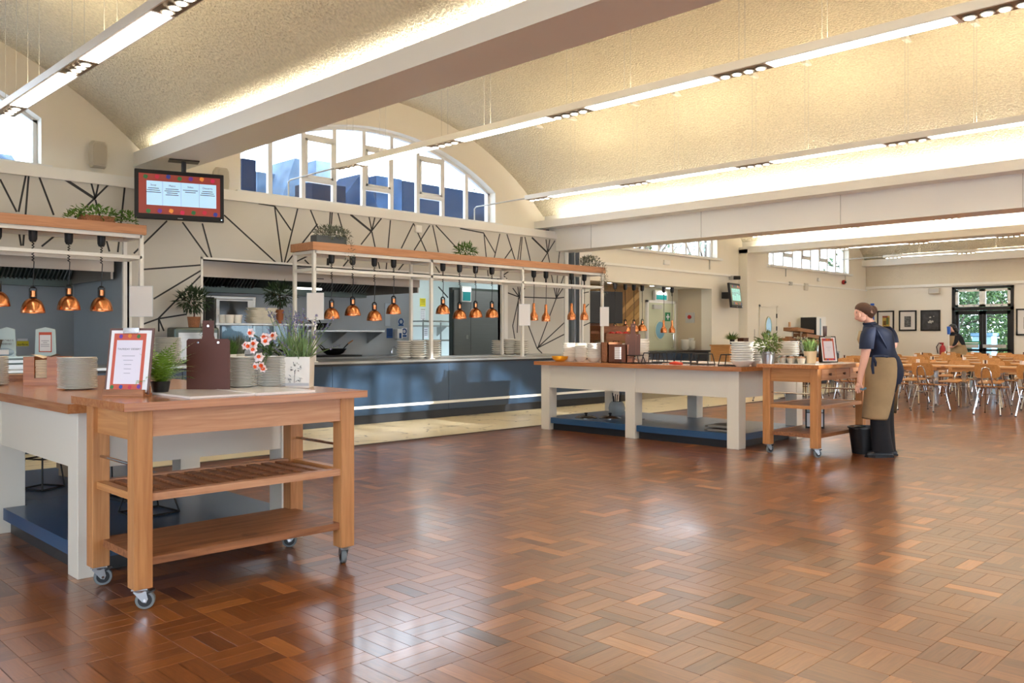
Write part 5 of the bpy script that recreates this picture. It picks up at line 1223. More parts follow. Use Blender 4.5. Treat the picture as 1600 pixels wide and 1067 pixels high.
for k, (u, n) in enumerate(((1070.5, 7), (1080, 6), (1087, 8))):
    p = at(u, 544, Y=12.0); stack((p.x, 12.0+(.1 if k == 2 else 0), .9), n, .11, .034, 'ivory bowl in the %s stack on the far navy counter' % ['leftmost', 'middle', 'rightmost'][k], 'bowl', h=.065, mat=m_bowl)
stack((at(941, 545, Y=11.75).x, 11.75, .9), 7, .14, .03, 'cream deep plate in the left stack under the fruit crates', h=.04); stack((at(966, 545, Y=11.72).x, 11.72, .9), 6, .15, .03, 'cream deep plate in the right stack under the fruit crates', h=.04)
for x, y, l in ((15.0, 11.9, 'left'), (16.6, 11.9, 'middle'), (17.7, 12.2, 'right')):
    T = thing('downlight', 'round recessed downlight in the far servery soffit, '+l, 'ceiling light', (x, y, O3Z+.012)); MB().lathe([(.07, 0), (.07, .006)], (0, 0, 0), 16).loc('bezel', m_white, T); MB().lathe([(.055, -.003), (.055, -.001)], (0, 0, 0), 16).loc('lens', EMIT('downlight', (1, .95, .85, 1), 40), T)

# ================================================================== WALL BEYOND: door, fridge, cabinets
D = struct(bpy.data.objects.new('door_2', None)); COL.objects.link(D); dp = at(1200, 500, Y=YW); D.location = (dp.x, YW, 0)
MB().box(-.5, -.44, -.03, 0, 0, 2.1).box(.44, .5, -.03, 0, 0, 2.1).box(-.5, .5, -.03, 0, 2.04, 2.1).loc('door_frame', m_cream, D)
l2 = MB().box(-.435, .435, -.02, 0, .005, 2.035).loc('leaf', m_cream, D); porthole(l2, -.02, 1.52, .15, .24, -.02)
for z in (.3, 1.4, 1.75): MB().box(.42, .45, -.04, -.02, z, z+.12).loc('hinge', m_black, l2)
def farbox(u0, v0, u1, v1, Y, dep): a, b = at(u0, v0, Y=Y), at(u1, v1, Y=Y); return a.x, b.x, b.z, a.z
z1 = 1.8
T = thing('tall_fridge', 'black fronted drinks fridge with white side near the far corner', 'fridge', (23.3, 11.12, 0), RAD(-90)); w = .24
MB().box(-w, w, -.28, .3, .05, z1).loc('body', m_white, T, bevel=.01); MB().box(-w+.01, w-.01, -.3, -.281, .08, z1-.02).loc('door', m_blackgloss, T); MB().box(w+.0005, w+.004, -.1, -.02, .3, z1-.05).loc('side_strip', M('fridge_panel', S(110, 140, 150), .3), T); MB().box(-w+.02, w-.02, -.24, .25, 0, .05).loc('base', m_black, T)
MB().box(w-.06, w-.04, -.33, -.3, .6, 1.2).loc('handle', m_chrome, T)
T = thing('bread_cabinet', 'stepped wooden bread display with sloping shelves beside the fridge', 'display shelf', at(1262, 560, Y=10.42)); T.location.z = 0
cw = WOOD('display_wood', S(140, 96, 62), S(178, 128, 88), 0, .5)
for k, (dx, z, w) in enumerate(((-.5, 1.4, .9), (-.05, 1.24, 1.0), (.3, 1.08, 1.2))):
    s = MB().cbox((dx, .0-.05*k, z), (w, .4, .09), ry=.07).loc('sloping_shelf', cw, T)
for dx in (-.6, .2, .8):
    for dy in (-.12, .12): MB().box(dx-.02, dx+.02, dy-.02, dy+.02, .82, 1.05 if dx > 0 else 1.38).loc('upright', m_chrome, T)
MB().box(-1.0, 1.1, -.35, .35, .1, .8).loc('cupboard', m_plinth, T); MB().box(-1.02, 1.12, -.37, .37, .8, .84).loc('worktop', m_steel, T); MB().box(-.95, 1.05, -.3, .3, 0, .1).loc('plinth', m_plinth, T)
for k in range(3): MB().box(-.98+.7*k, -.32+.7*k, -.37, -.352, .14, .78).loc('door', m_plinth, T)
T = thing('bread_bin', 'brown wooden bread bin on the far cabinet, beside the door', 'box', at(1233, 532, Y=10.55)); T.location.z = .841
MB().box(-.3, .25, -.15, .15, 0, .34).loc('body', cw, T); MB().box(-.22, .17, -.156, -.15, .16, .3).loc('opening', m_plinth, T); MB().box(-.3, .25, -.15, .15, .34, .36).box(-.12, .08, -.05, .05, .36, .4).loc('lid', cw, T); MB().box(-.06, .1, -.158, -.156, .2, .25).loc('label_card', m_paper, T)
T = potted('flower_vase', 'white flowers in a glass vase on the far cabinet', (at(1253, 540, Y=10.3).x, 10.3, .841), .06, .2, M('vase_glass', S(170, 180, 176), .1), lambda mb: leafball(mb, (0, 0, .32), (.16, .12, .07), 90, .07, .04), M('flower_cream', S(236, 228, 200), .6))
T = thing('wooden_counter', 'low wooden cashier counter behind the island bowls', 'counter', (14.4, 8.9, 0))
pa, pb_ = at(1125, 540, Y=10.7), at(1160, 560, Y=10.7); T.location = ((pa.x+pb_.x)/2, 10.7, 0); w = (pb_.x-pa.x)/2
MB().box(-w, w+.3, -.25, .25, .08, 1.02).loc('body', m_tabletop, T); MB().box(-w-.02, w+.32, -.27, .27, 1.02, 1.05).loc('top', m_tabletop, T); MB().box(-w+.05, w+.25, -.2, .2, 0, .08).loc('plinth', m_plinth, T)
for k in range(2): MB().box(-w+.03+k*(w+.13), k*(w+.13)+.1, -.265, -.25, .12, .98).loc('door', m_ply, T)
potted('agave_pot', 'spiky plant in a dark pot on the cashier counter', (at(1144, 540, Y=10.7).x, 10.7, 1.051), .06, .12, m_plinth, lambda mb: [leaf(mb, (0, 0, .1), (random.uniform(-1, 1), random.uniform(-1, 1), random.uniform(.3, 1)), .24, .03) for _ in range(50)], m_leaf)
T = thing('card_box', 'small dark wooden box on the cashier counter', 'box', (at(1161, 540, Y=10.7).x, 10.7, 1.051)); MB().box(-.12, .12, -.08, .08, 0, .14).loc('body', m_darkwood, T); MB().box(-.125, .125, -.085, .085, .14, .16).loc('lid', m_darkwood, T)
p = at(1191, 531, Y=5.35); T = thing('card_clip', 'small menu card on a tall wire clip behind the leafy zinc pot', 'sign', (8.95, 4.98, ZI), RAD(-50)); MB().cyl((0, 0, .004), (0, 0, .42), .0022, n=5).loc('wire', m_blackm, T); MB().lathe([(.035, 0), (.035, .005)], (0, 0, 0), 12).loc('foot', m_chrome, T); MB().box(-.03, .03, -.004, 0, .17, .28).loc('card', m_paper, T); MB().box(-.02, .02, -.006, -.0042, .19, .25).loc('print', m_coral, T); MB().box(.03, .036, -.004, 0, .16, .29).loc('card_edge', m_black, T)

# ================================================================== END WALL: pictures, glazed doors
def picture(u, v0, v1, hw, label, style):
    a, b = at(u, v0, X=XE), at(u, v1, X=XE); zc, h = (a.z+b.z)/2, (a.z-b.z)/2; w = hw
    T = thing('framed_picture', label, 'picture', (XE-.002, a.y, zc), group='framed pictures on the end wall')
    f = MB(); t = .045
    for q in ((-w, w, h-t, h), (-w, w, -h, -h+t), (-w, -w+t, -h, h), (w-t, w, -h, h)): f.box(-.03, 0, q[0], q[1], q[2], q[3])
    f.loc('frame', m_black, T); MB().box(-.016, -.006, -w+t, w-t, -h+t, h-t).loc('mount', M('picture_mount', S(226, 222, 218), .6) if style != 'night' else M('picture_dark', S(64, 64, 68), .5, var=.5, vs=9), T)
    if style == 'colour':
        for k, (c, q) in enumerate(((S(200, 168, 80), (-.13, .1, -.2, .16)), (S(150, 84, 70), (-.07, .09, .1, .16)), (S(110, 122, 70), (-.1, -.02, -.12, .1)), (S(120, 82, 40), (-.02, .07, -.14, .0)))): MB().box(-.02-.001*k, -.0165-.001*k, q[0], q[1], q[2], q[3]).loc('print', M('print_%d' % k, c, .6, var=.3, vs=30), T)
    if style == 'grey': MB().box(-.02, -.0165, -.1, .1, -.2, .14).loc('print', M('print_grey', S(104, 104, 104), .6, var=.8, vs=26), T)
    if style == 'night':
        for cy, cz, r in ((.0, .1, .04), (.0, -.04, .08), (.06, -.03, .05), (.1, .13, .02)):
            mb = MB(); n = 9; mb._add([(-.018, -cy, cz)]+[(-.018, -cy+r*(1-.45*(i % 2))*cos(2*pi*i/n), cz+r*(.8-.35*(i % 2))*sin(2*pi*i/n)) for i in range(n)], [(0, 1+i, 1+(i+1) % n) for i in range(n)]); mb.loc('pale_shape', m_grey, T)
picture(1384, 485.5, 517, .27, 'framed small colourful print on the end wall, nearest the corner', 'colour'); picture(1418.5, 485, 517, .27, 'framed small black and white print, second on the end wall', 'grey'); picture(1454, 484.5, 517, .29, 'framed dark print filling its frame, beside the glazed doors', 'night')
picture(1606, 482, 524, .3, 'framed print cut by the right picture edge', 'grey')
D = struct(bpy.data.objects.new('door_3', None)); COL.objects.link(D); D.location = (XE+.05, (DY0+DY1)/2, 0); hw = (DY1-DY0)/2
m_dark = M('black_door_paint', S(26, 24, 26), .35)
f = MB(); f.box(-.08, .08, -hw, -hw+.08, 0, DZ).box(-.08, .08, hw-.08, hw, 0, DZ).box(-.08, .08, -hw, hw, DZ-.07, DZ).box(-.08, .08, -hw, hw, 2.02, 2.12); f.loc('door_frame', m_dark, D)
for s in (-1, 1):
    y0, y1 = (-hw+.09, -.005) if s < 0 else (.005, hw-.09)
    lf_ = bpy.data.objects.new('leaf', None); COL.objects.link(lf_); lf_.parent = D
    MB().box(-.03, .03, y0, y0+.09, .01, 2.01).box(-.03, .03, y1-.09, y1, .01, 2.01).box(-.03, .03, y0, y1, 1.9, 2.01).box(-.03, .03, y0, y1, .01, .2).box(-.03, .03, y0, y1, .8, .86).loc('stile', m_dark, lf_)
    MB().box(-.004, .004, y0+.08, y1-.08, .18, 1.92).loc('glass', m_glass, lf_)
    MB().box(-.1, -.05, y0+.1, y1-.02, .9, 1.0).loc('push_bar', M('bar_alloy', S(206, 206, 204), .35, .4), lf_)
    tz = bpy.data.objects.new('fanlight', None); COL.objects.link(tz); tz.parent = D
    MB().box(-.05, .03, y0, y0+.08, 2.13, 2.66).box(-.05, .03, y1-.08, y1, 2.13, 2.66).box(-.05, .03, y0, y1, 2.13, 2.2).box(-.05, .03, y0, y1, 2.59, 2.66).loc('sash', m_upvc, tz)
    MB().box(-.004, .004, y0+.07, y1-.07, 2.19, 2.6).loc('glass', m_glass, tz)
    for yy in (y0+.2, y1-.25): MB().box(-.07, -.05, yy, yy+.05, 2.15, 2.18).loc('catch', m_chrome, tz)
T = thing('exit_strip', 'green exit strip sign across the glazed door leaf', 'sign', (XE+.03, 8.42, 1.05)); MB().box(-.02, -.016, -.32, .2, -.045, .045).loc('plate', m_green, T); MB().box(-.022, -.0201, -.28, .14, -.018, .012).loc('white_print', m_paper, T)
T = thing('blue_banner_pole', 'tall blue flag-topped pole by the corner of the end wall', 'pole', at(1363, 500, X=27.0)); T.location.z = 0
MB().cyl((0, 0, .02), (0, 0, 1.5), .02, n=8).loc('pole', m_white, T); MB().box(-.02, .02, -.06, .06, 1.45, 2.28).loc('blue_head', m_blue, T, bevel=.015); MB().lathe([(.18, 0), (.18, .02), (.03, .03)], (0, 0, 0), 14).loc('foot', m_grey, T)
T = thing('wall_speaker', 'beige box speaker high beside the glazed doors', 'speaker', at(1461, 454.5, X=XE-.03)); MB().box(-.12, 0, -.16, .16, -.09, .09).loc('case', m_speaker, T, bevel=.01); MB().box(-.126, -.12, -.14, .14, -.07, .07).loc('grille', m_grey, T)
T = thing('fire_extinguisher', 'red fire extinguisher with black hose on the end wall', 'extinguisher', (XE-.12, at(1475, 545, X=XE).y, .52)); MB().lathe([(.08, 0), (.085, .02), (.085, .36), (.06, .43), (.03, .45), (.03, .48)], (0, 0, 0), 16).loc('cylinder', m_red, T, smooth=40); MB().tube([(0, 0, .47), (-.02, .1, .52), (-.05, .16, .4), (-.03, .13, .2)], .014, 6).loc('hose', m_black, T, smooth=True); MB().box(-.02, .02, -.03, .08, .48, .53).loc('valve', m_red, T); MB().box(.085, .118, -.03, .03, .1, .35).loc('wall_bracket', m_black, T)
for k in range(12): struct(MB().box(XE-.006, XE, DY1, YW, .25+.21*k, .252+.21*k).wld('trim_10', m_grey)) if k < 0 else None

# ================================================================== DINING TABLES AND CHAIRS
def make_chair():
    T = thing('dining_chair', '', 'chair', (0, 0, 0))
    # faces +x; seat shell
    nx, ny = 7, 5; g = []
    for i in range(nx+1):
        x = -.19+.4*i/nx; zz = .455+(.012 if i == 0 else 0)-(.018*((i-5.5)/1.5)**2 if i > 5 else 0)
        g.append([(x, -.19*(1-.06*(i/nx))+.38*(1-.06*(i/nx))*j/ny, zz-.012*sin(pi*j/ny)*sin(pi*i/nx)) for j in range(ny+1)])
    mb = MB(); ring = []
    top = [p for r in g for p in r]; n = ny+1; V = top+[(x, y, z-.012) for x, y, z in top]; N = len(top); F = []
    for i in range(nx):
        for j in range(ny):
            a = i*n+j; F += [(a, a+n, a+n+1, a+1), (a+N, a+1+N, a+n+1+N, a+n+N)]
    for j in range(ny): F += [(j, j+1, j+1+N, j+N), (nx*n+j+1, nx*n+j, nx*n+j+N, nx*n+j+1+N)]
    for i in range(nx): F += [((i+1)*n, i*n, i*n+N, (i+1)*n+N), (i*n+ny, (i+1)*n+ny, (i+1)*n+ny+N, i*n+ny+N)]
    mb._add(V, F); mb.loc('seat', m_ply, T, smooth=50)
    # backrest
    mb = MB(); P = rr(-.19, .19, .6, .81, .055, 4)
    f = lambda y, o: -.2-.03*0-(.045-.9*y*y)+o
    mb.loft([[(f(y, o)-(z-.6)*.16, y, z) for y, z in P] for o in (0, .012)]); mb.loc('backrest', m_ply, T, smooth=35)
    # hoop that carries the backrest
    hp = [(-.12, -.075, .43), (-.2, -.075, .47), (-.245, -.075, .56), (-.272, -.07, .68), (-.283, -.045, .745), (-.286, 0, .762), (-.283, .045, .745), (-.272, .07, .68), (-.245, .075, .56), (-.2, .075, .47), (-.12, .075, .43)]
    MB().tube(hp, .011, 7).loc('back_hoop', m_chrome, T, smooth=True)
    for sx, sy in ((-1, -1), (-1, 1), (1, -1), (1, 1)):
        MB().tube([(.1*sx, .12*sy, .435), (.14*sx, .15*sy, .41), (.235*sx, .2*sy, .012)], .0115, 7).loc('leg', m_chrome, T, smooth=True)
        MB().cyl((.238*sx, .202*sy, 0), (.235*sx, .2*sy, .018), .015, n=7).loc('foot', m_black, T)
    MB().cyl((-.165, -.165, .33), (-.165, .165, .33), .008, n=6).loc('stretcher', m_chrome, T)
    MB().tube([(.1, -.12, .436), (.1, .12, .436)], .01, 6).loc('seat_bar', m_chrome, T); MB().tube([(-.1, -.12, .436), (-.1, .12, .436)], .01, 6).loc('seat_bar', m_chrome, T)
    return T
def make_table():
    T = thing('dining_table', '', 'table', (0, 0, 0))
    MB().box(-.36, .36, -.8, .8, .715, .745).loc('top', m_tabletop, T, bevel=.006); MB().box(-.3, .3, -.7, .7, .66, .714).loc('apron', m_tabletop, T)
    for y in (-.6, .6):
        MB().box(-.02, .02, y-.03, y+.03, .03, .66).loc('leg', m_chrome, T); MB().box(-.3, .3, y-.025, y+.025, .0, .03).loc('foot', m_chrome, T)
    return T
cproto, tproto = make_chair(), make_table()
cproto_used = tproto_used = False
rows = [16.0, 18.1, 20.2, 22.3, 24.4]
rname = ['front', 'second', 'third', 'fourth', 'rearmost']
tw = ['far-left', 'left', 'middle', 'right']
def putc(x, y, rz, lab, grp):
    global cproto_used
    if not cproto_used: o = cproto; cproto_used = True; o.location = (x, y, 0); o.rotation_euler[2] = rz
    else: o = copy_tree(cproto, None, (x, y, 0), rz)
    o['label'] = lab; o['group'] = grp
ordn = ['first', 'second', 'third', 'fourth', 'fifth', 'sixth', 'seventh', 'eighth', 'ninth']
m_card = M('table_card', S(238, 232, 226), .6)
for ri, X in enumerate(rows):
    ymin = X*.249-.8
    n_t = 0
    for ti, yc in enumerate((7.6, 5.95, 4.3, 2.65)):
        if yc+.8 < ymin: continue
        if not tproto_used: o = tproto; tproto_used = True; o.location = (X, yc, 0)
        else: o = copy_tree(tproto, None, (X, yc, 0))
        o['label'] = 'long beech dining table, %s from the kitchen wall in the %s row' % (ordn[ti], rname[ri]); o['group'] = 'beech dining tables'
        for q in range(2):
            T = thing('napkin_caddy', 'small %s of paper napkins and cards on %s table of the %s dining row' % (('pot', 'holder')[q], ordn[ti], rname[ri]), 'caddy', (X+random.uniform(-.15, .15), yc-.35+.6*q+random.uniform(-.1, .1), .7455), random.uniform(0, 3), 'napkin caddies on the dining tables')
            MB().box(-.05, .05, -.035, .035, 0, .04).loc('tray', m_ply, T); MB().box(-.035, .035, -.02, .0, .008, .1).loc('napkins', m_card, T); MB().cyl((.0, .018, .008), (.0, .018, .1), .014, n=8).loc('shaker', m_darkwood if q else m_petal, T)
    ysL = [8.1, 7.35, 6.55, 5.785, 5.155, 4.21, 3.6] if ri == 0 else [8.15-.69*k+random.uniform(-.06, .06) for k in range(8)]
    for k, y in enumerate(ysL):
        if y < ymin-.1: continue
        putc(X-.62+random.uniform(-.05, .03) if ri else X-.87, y, random.uniform(-.15, .15)+(-.12 if ri == 0 else 0), 'plywood chair, %s from the wall on the near side of the %s dining row' % (ordn[k], rname[ri]), 'plywood dining chairs')
    for k in range(8):
        y = 8.1-.7*k+random.uniform(-.06, .06)
        if y < ymin-.1: continue
        putc(X+.58+random.uniform(-.03, .05), y, pi+random.uniform(-.15, .15), 'plywood chair, %s from the wall on the far side of the %s dining row' % (ordn[k], rname[ri]), 'plywood dining chairs')

# ================================================================== OUTSIDE
struct(MB().box(XE+.3, 60, -20, 40, -.2, -.05).wld('ground', M('grass_ground', S(70, 92, 44), .9, var=.3, vs=2)))
struct(MB().box(XL, 14, YW+.3, 22, 2.95, 3.1).wld('roof', M('roof_felt', S(120, 134, 150), .8)))
def duct(u0, v0, u1, v1, Y, dep, mat, label, slope=None):
    a, b = at(u0, v0, Y=Y), at(u1, v1, Y=Y); x0, x1, z1 = a.x, b.x, a.z
    T = thing('roof_unit', label, 'roof unit', ((x0+x1)/2, Y, 3.1)); w = (x1-x0)/2; h = z1-3.1
    if slope: MB().prism([(-w, 0), (w, 0), (w, h*.55), (w*.4, h), (-w*.1, h), (-w, h*slope)], 0, dep, 'Y').loc('casing', mat, T)
    else: MB().box(-w, w, 0, dep, 0, h).loc('casing', mat, T)
    MB().box(-w*.7, w*.7, -.02, 0, .05, h*.4).loc('access_panel', mat, T)
    return T
m_slate = M('slate_blue', S(28, 48, 74), .7, spec=.05, var=.5, vs=2); m_galv = M('galvanised', S(84, 104, 126), .7, spec=.1, var=.5, vs=2); m_slated = M('slate_dark', S(16, 28, 46), .7, spec=.05, var=.2, vs=2)
duct(378, 247, 400, 300, 14.5, .8, m_slated, 'dark roof unit at the left edge of the arched kitchen window')
duct(402, 268, 436, 300, 15.2, .3, m_galv, 'low pale roof wall in the second pane of the kitchen window')
duct(436, 243, 490, 300, 14.6, .9, m_galv, 'large sloped pale duct outside the kitchen window', .4)
duct(494, 250, 519, 300, 15.4, .6, m_galv, 'upright grey duct behind the third window mullion'); duct(488, 284, 540, 310, 13.6, .6, m_slated, 'low dark roof box below the duct')
duct(541, 268, 590, 310, 14.4, .8, m_slate, 'blue grey roof house in the middle of the window', .7); duct(588, 274, 628, 310, 15.6, .5, m_slate, 'square slate roof unit right of the window centre')
T = duct(629, 282, 800, 345, 16.0, .4, m_slated, 'long dark slate roof wall filling the right of the kitchen window')
rl = thing('roof_railing', 'white tubular railing on the roof outside the kitchen window', 'railing', (10.3, 13.4, 3.1))
for x in (-.9, .0, 1.0): MB().cyl((x, 0, 0), (x, 0, .55), .02, n=6).loc('upright', m_strip, rl)
MB().cyl((-.9, 0, .55), (1.0, 0, .55), .02, n=6).loc('top_rail', m_strip, rl)
T = duct(-60, 232, 50, 255, 14.5, .5, m_galv, 'pale roof parapet outside the left window', .8)
def out_tree(x, y, h, r, n, L, label, mat, trunk=.15, bare=False):
    T = thing('garden_tree', label, 'tree', (x, y, -.05), group='trees outside the windows')
    MB().tube([(0, 0, 0), (.05, .05, h*.5), (0, .1, h)], [trunk, trunk*.8, trunk*.4], 8).loc('trunk', m_bark, T, smooth=True)
    for k in range(9): MB().tube([(0, .03, h*(.5+.05*k)), (r[0]*.8*cos(k*2.4), r[1]*.8*sin(k*2.4), h+r[2]*.6*sin(k*1.7))], [trunk*.35, trunk*.08], 5).loc('branch', m_bark, T)
    mb = MB(); leafball(mb, (0, 0, h), r, n, L, L*.55); mb.loc('crown', mat, T)
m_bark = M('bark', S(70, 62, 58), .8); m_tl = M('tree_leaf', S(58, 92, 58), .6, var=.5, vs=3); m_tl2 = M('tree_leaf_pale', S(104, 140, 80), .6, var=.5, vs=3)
out_tree(31.6, 9.9, 2.6, (1.9, 2.2, 2.0), 4200, .16, 'dense green tree seen through the left glazed door leaf', m_tl)
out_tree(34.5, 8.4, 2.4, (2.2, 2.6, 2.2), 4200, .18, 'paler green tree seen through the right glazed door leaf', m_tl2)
out_tree(31.0, 7.35, 2.9, (1.2, 1.0, .9), 500, .16, 'tree with a thick trunk at the edge of the right door leaf', m_tl, .3)
out_tree(40, 12.5, 3.2, (4, 6, 3.6), 9000, .34, 'wide tree filling the far end of the garden', m_tl)
hd = thing('garden_hedge', 'low dark hedge beyond the glazed doors', 'hedge', (36, 10, -.05)); MB().box(-.6, .6, -5, 5, 0, 1.0).loc('core', m_leafd, hd); mb = MB(); leafball(mb, (0, 0, .6), (.8, 5.2, .6), 1800, .16, .09); mb.loc('foliage', m_tl, hd)
T = thing('garden_bin', 'pale blue bin standing outside the left door leaf', 'bin', (30.6, 8.75, -.05)); MB().box(-.3, .3, -.3, .3, .0, 1.3).loc('body', M('bin_blue', S(150, 190, 220), .5), T, bevel=.03); MB().box(-.33, .33, -.33, .33, 1.3, 1.4).loc('lid', M('bin_lid', S(110, 150, 190), .5), T)
for k, (x, y) in enumerate(((17.5, 17), (19.5, 18.5), (23, 17), (25.5, 18.5), (28, 17.5))):
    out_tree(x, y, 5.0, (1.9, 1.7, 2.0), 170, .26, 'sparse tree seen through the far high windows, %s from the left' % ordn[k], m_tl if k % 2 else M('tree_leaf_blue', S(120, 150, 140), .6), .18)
struct(MB().box(13.8, XE+.3, YW+1.4, 40, -.2, -.05).wld('ground', m_leafd))

for k, (x, y) in enumerate(((6.3, -17), (9.4, -15.5), (11.8, -18))):  # unseen trees, added so their leaves break up the sun patch
    out_tree(x, y, 6.2, (2.0, 1.6, 2.2), 240, .34, 'unseen tree added behind the camera to dapple sunlight, %s from the left corner' % ordn[k], m_tl, .2)
# ================================================================== PEOPLE
def atd(u, v, d):
    a = (u-800)/FPX; return Vector((d*(1+a)/Q, d*(1-a)/Q, H+d*(HORIZON-v)/FPX))
RGT, FWD = Vector((1, -1, 0))/Q, Vector((1, 1, 0))/Q
def skin_body(name, verts, edges, root, mat, parent, sub=2):
    me = bpy.data.meshes.new(name); me.from_pydata([Vector(v[0])-Vector(parent.location) for v in verts], edges, []); me.materials.append(mat)
    o = bpy.data.objects.new(name, me); COL.objects.link(o); o.parent = parent
    sk = o.modifiers.new('skin', 'SKIN'); sk.use_smooth_shade = True
    for i, v in enumerate(verts):
        r = v[1]; me.skin_vertices[0].data[i].radius = (r, r) if not isinstance(r, tuple) else r
        me.skin_vertices[0].data[i].use_root = i == root
    s = o.modifiers.new('sub', 'SUBSURF'); s.levels = sub; s.render_levels = sub
    return o
def ering(c, hw, hd, n=20, tw=0, tilt=0, a0=0, a1=2*pi, closed=True):
    P = []
    m = n if closed else n-1
    for k in range(n):
        t = a0+(a1-a0)*k/m; x, y = hw*cos(t), hd*sin(t); x, y = x*cos(tw)-y*sin(tw), x*sin(tw)+y*cos(tw)
        P.append(Vector(c)+RGT*x+FWD*y+Vector((0, 0, x*tilt)))
    return P
def subd(o, l=1):
    s = o.modifiers.new('sub', 'SUBSURF'); s.levels = l; s.render_levels = l; return o
DP = 8.95
m_shirt = M('navy_polo', S(15, 30, 58), .75, var=.15, vs=12); m_trous = M('black_trousers', S(18, 20, 28), .8); m_apron = M('khaki_apron', S(168, 144, 108), .8, var=.1, vs=8); m_hair = M('brown_hair', S(88, 58, 40), .6, var=.4, vs=50, stretch=(1, 1, 6)); m_shoe = M('black_shoe', S(30, 32, 38), .4)
T = thing('person', 'person in a navy polo shirt and khaki apron standing at the far trolley', 'person', (atd(1376, 712, DP).x, atd(1376, 712, DP).y, 0))
A = lambda u, v, dd=0: atd(u, v, DP+dd)
V = [(A(1384, 575), .09), (A(1380, 552), .08), (A(1375, 534), .085), (A(1370, 519), .06), (A(1360, 505, -.01), .046), (A(1355, 498, -.015), .05), (A(1350.5, 490.5, -.02), .07), (A(1351, 485, -.02), .065),
     # near (left) arm 8..
     (A(1359, 518, -.16), .045), (A(1354, 541, -.22), .05), (A(1350.5, 562, -.22), .042), (A(1345, 584, -.2), .034), (A(1342.5, 596, -.19), .027), (A(1341, 602, -.19), (.034, .02)),
     # fingers
     (A(1337.5, 607, -.2), .0095), (A(1337, 612, -.195), .0085), (A(1339.5, 609, -.205), .0095), (A(1340, 614.5, -.2), .0085), (A(1342.5, 609, -.205), .0095), (A(1343.5, 614, -.195), .0085), (A(1345, 607.5, -.2), .0085), (A(1346.5, 611.5, -.19), .008), (A(1346, 602.5, -.22), .011), (A(1348.5, 607, -.215), .0095),
     # far (right) arm 24..
     (A(1385, 517, .13), .045), (A(1394, 527, .16), .05), (A(1396.5, 540, .1), .043), (A(1386, 549, .22), .034), (A(1376, 554, .3), .028),
     # legs 29..
     (A(1378, 592, -.07), .095), (A(1374, 632, -.08), .07), (A(1376, 668, -.08), .058), (A(1381, 704, -.06), .042),
     (A(1388, 592, .09), .095), (A(1386, 632, .08), .068), (A(1384, 668, .07), .055), (A(1387, 702, .06), .042), (A(1341, 487.5, -.01), .016)]
E = [(0, 1), (1, 2), (2, 3), (3, 4), (4, 5), (5, 6), (6, 7), (3, 8), (8, 9), (9, 10), (10, 11), (11, 12), (12, 13), (13, 14), (14, 15), (13, 16), (16, 17), (13, 18), (18, 19), (13, 20), (20, 21), (12, 22), (22, 23),
     (3, 24), (24, 25), (25, 26), (26, 27), (27, 28), (0, 29), (29, 30), (30, 31), (31, 32), (0, 33), (33, 34), (34, 35), (35, 36)]
V = V[:37]
skin_body('body', V, E, 0, m_skin, T)
# shirt: torso shell and sleeves
mb = MB()
mb.loft([ering(A(1360, 506.5, -.01), .06, .06, tilt=.1), ering(A(1363, 508.5), .085, .085, tilt=-.1), ering(A(1369.5, 512), .135, .17, tw=-.25, tilt=-.1), ering(A(1371.5, 520), .155, .2, tw=-.25), ering(A(1372.5, 531), .16, .185, tw=-.2), ering(A(1375, 543), .145, .165, tw=-.15), ering(A(1378, 552), .14, .165), ering(A(1381.5, 562), .155, .185), ering(A(1384, 572), .165, .195)], caps=False)
mb.loft([ering(A(1360.5, 511, -.1), .045, .06), ering(A(1357.5, 516, -.17), .072, .076), ering(A(1355, 528, -.2), .076, .072), ering(A(1353.5, 545, -.22), .072, .066)], caps=False)
mb.loft([ering(A(1383, 510, .06), .05, .06), ering(A(1387.5, 515, .14), .07, .075), ering(A(1392.5, 525, .15), .068, .072), ering(A(1394.5, 535, .12), .062, .068)], caps=False)
subd(mb.wld('polo_shirt', m_shirt, T, smooth=80))
mb = MB(); mb.loft([ering(A(1357.5, 503.5, -.01), .063, .063, tilt=.15), ering(A(1360, 507, -.01), .072, .074, tilt=.1)], caps=False); subd(mb.wld('collar', m_shirt, T, smooth=80))
# trousers
mb = MB()
mb.loft([ering(A(1380, 556), .14, .16), ering(A(1382, 570), .14, .17), ering(A(1383, 586), .14, .17), ering(A(1382, 600), .135, .16), ering(A(1380, 612), .12, .14)], caps=False)
mb.loft([ering(A(1380, 596, -.07), .115, .11), ering(A(1376, 632, -.08), .1, .1), ering(A(1374, 660, -.08), .095, .09), ering(A(1377.5, 690, -.08), .1, .09), ering(A(1379.5, 705.5, -.07), .115, .09)], caps=False)
mb.loft([ering(A(1384, 596, .08), .1, .1), ering(A(1383, 632, .08), .085, .09), ering(A(1383, 662, .07), .085, .085), ering(A(1386, 704, .06), .09, .08)], caps=False)
subd(mb.wld('trousers', m_trous, T, smooth=80))
mb = MB(); mb.loft([ering(A(1380, 556), .15, .172), ering(A(1384, 572), .172, .2), ering(A(1385.5, 586), .168, .2), ering(A(1383, 599), .145, .18)], caps=False); subd(mb.wld('shirt_tail', m_shirt, T, smooth=80))
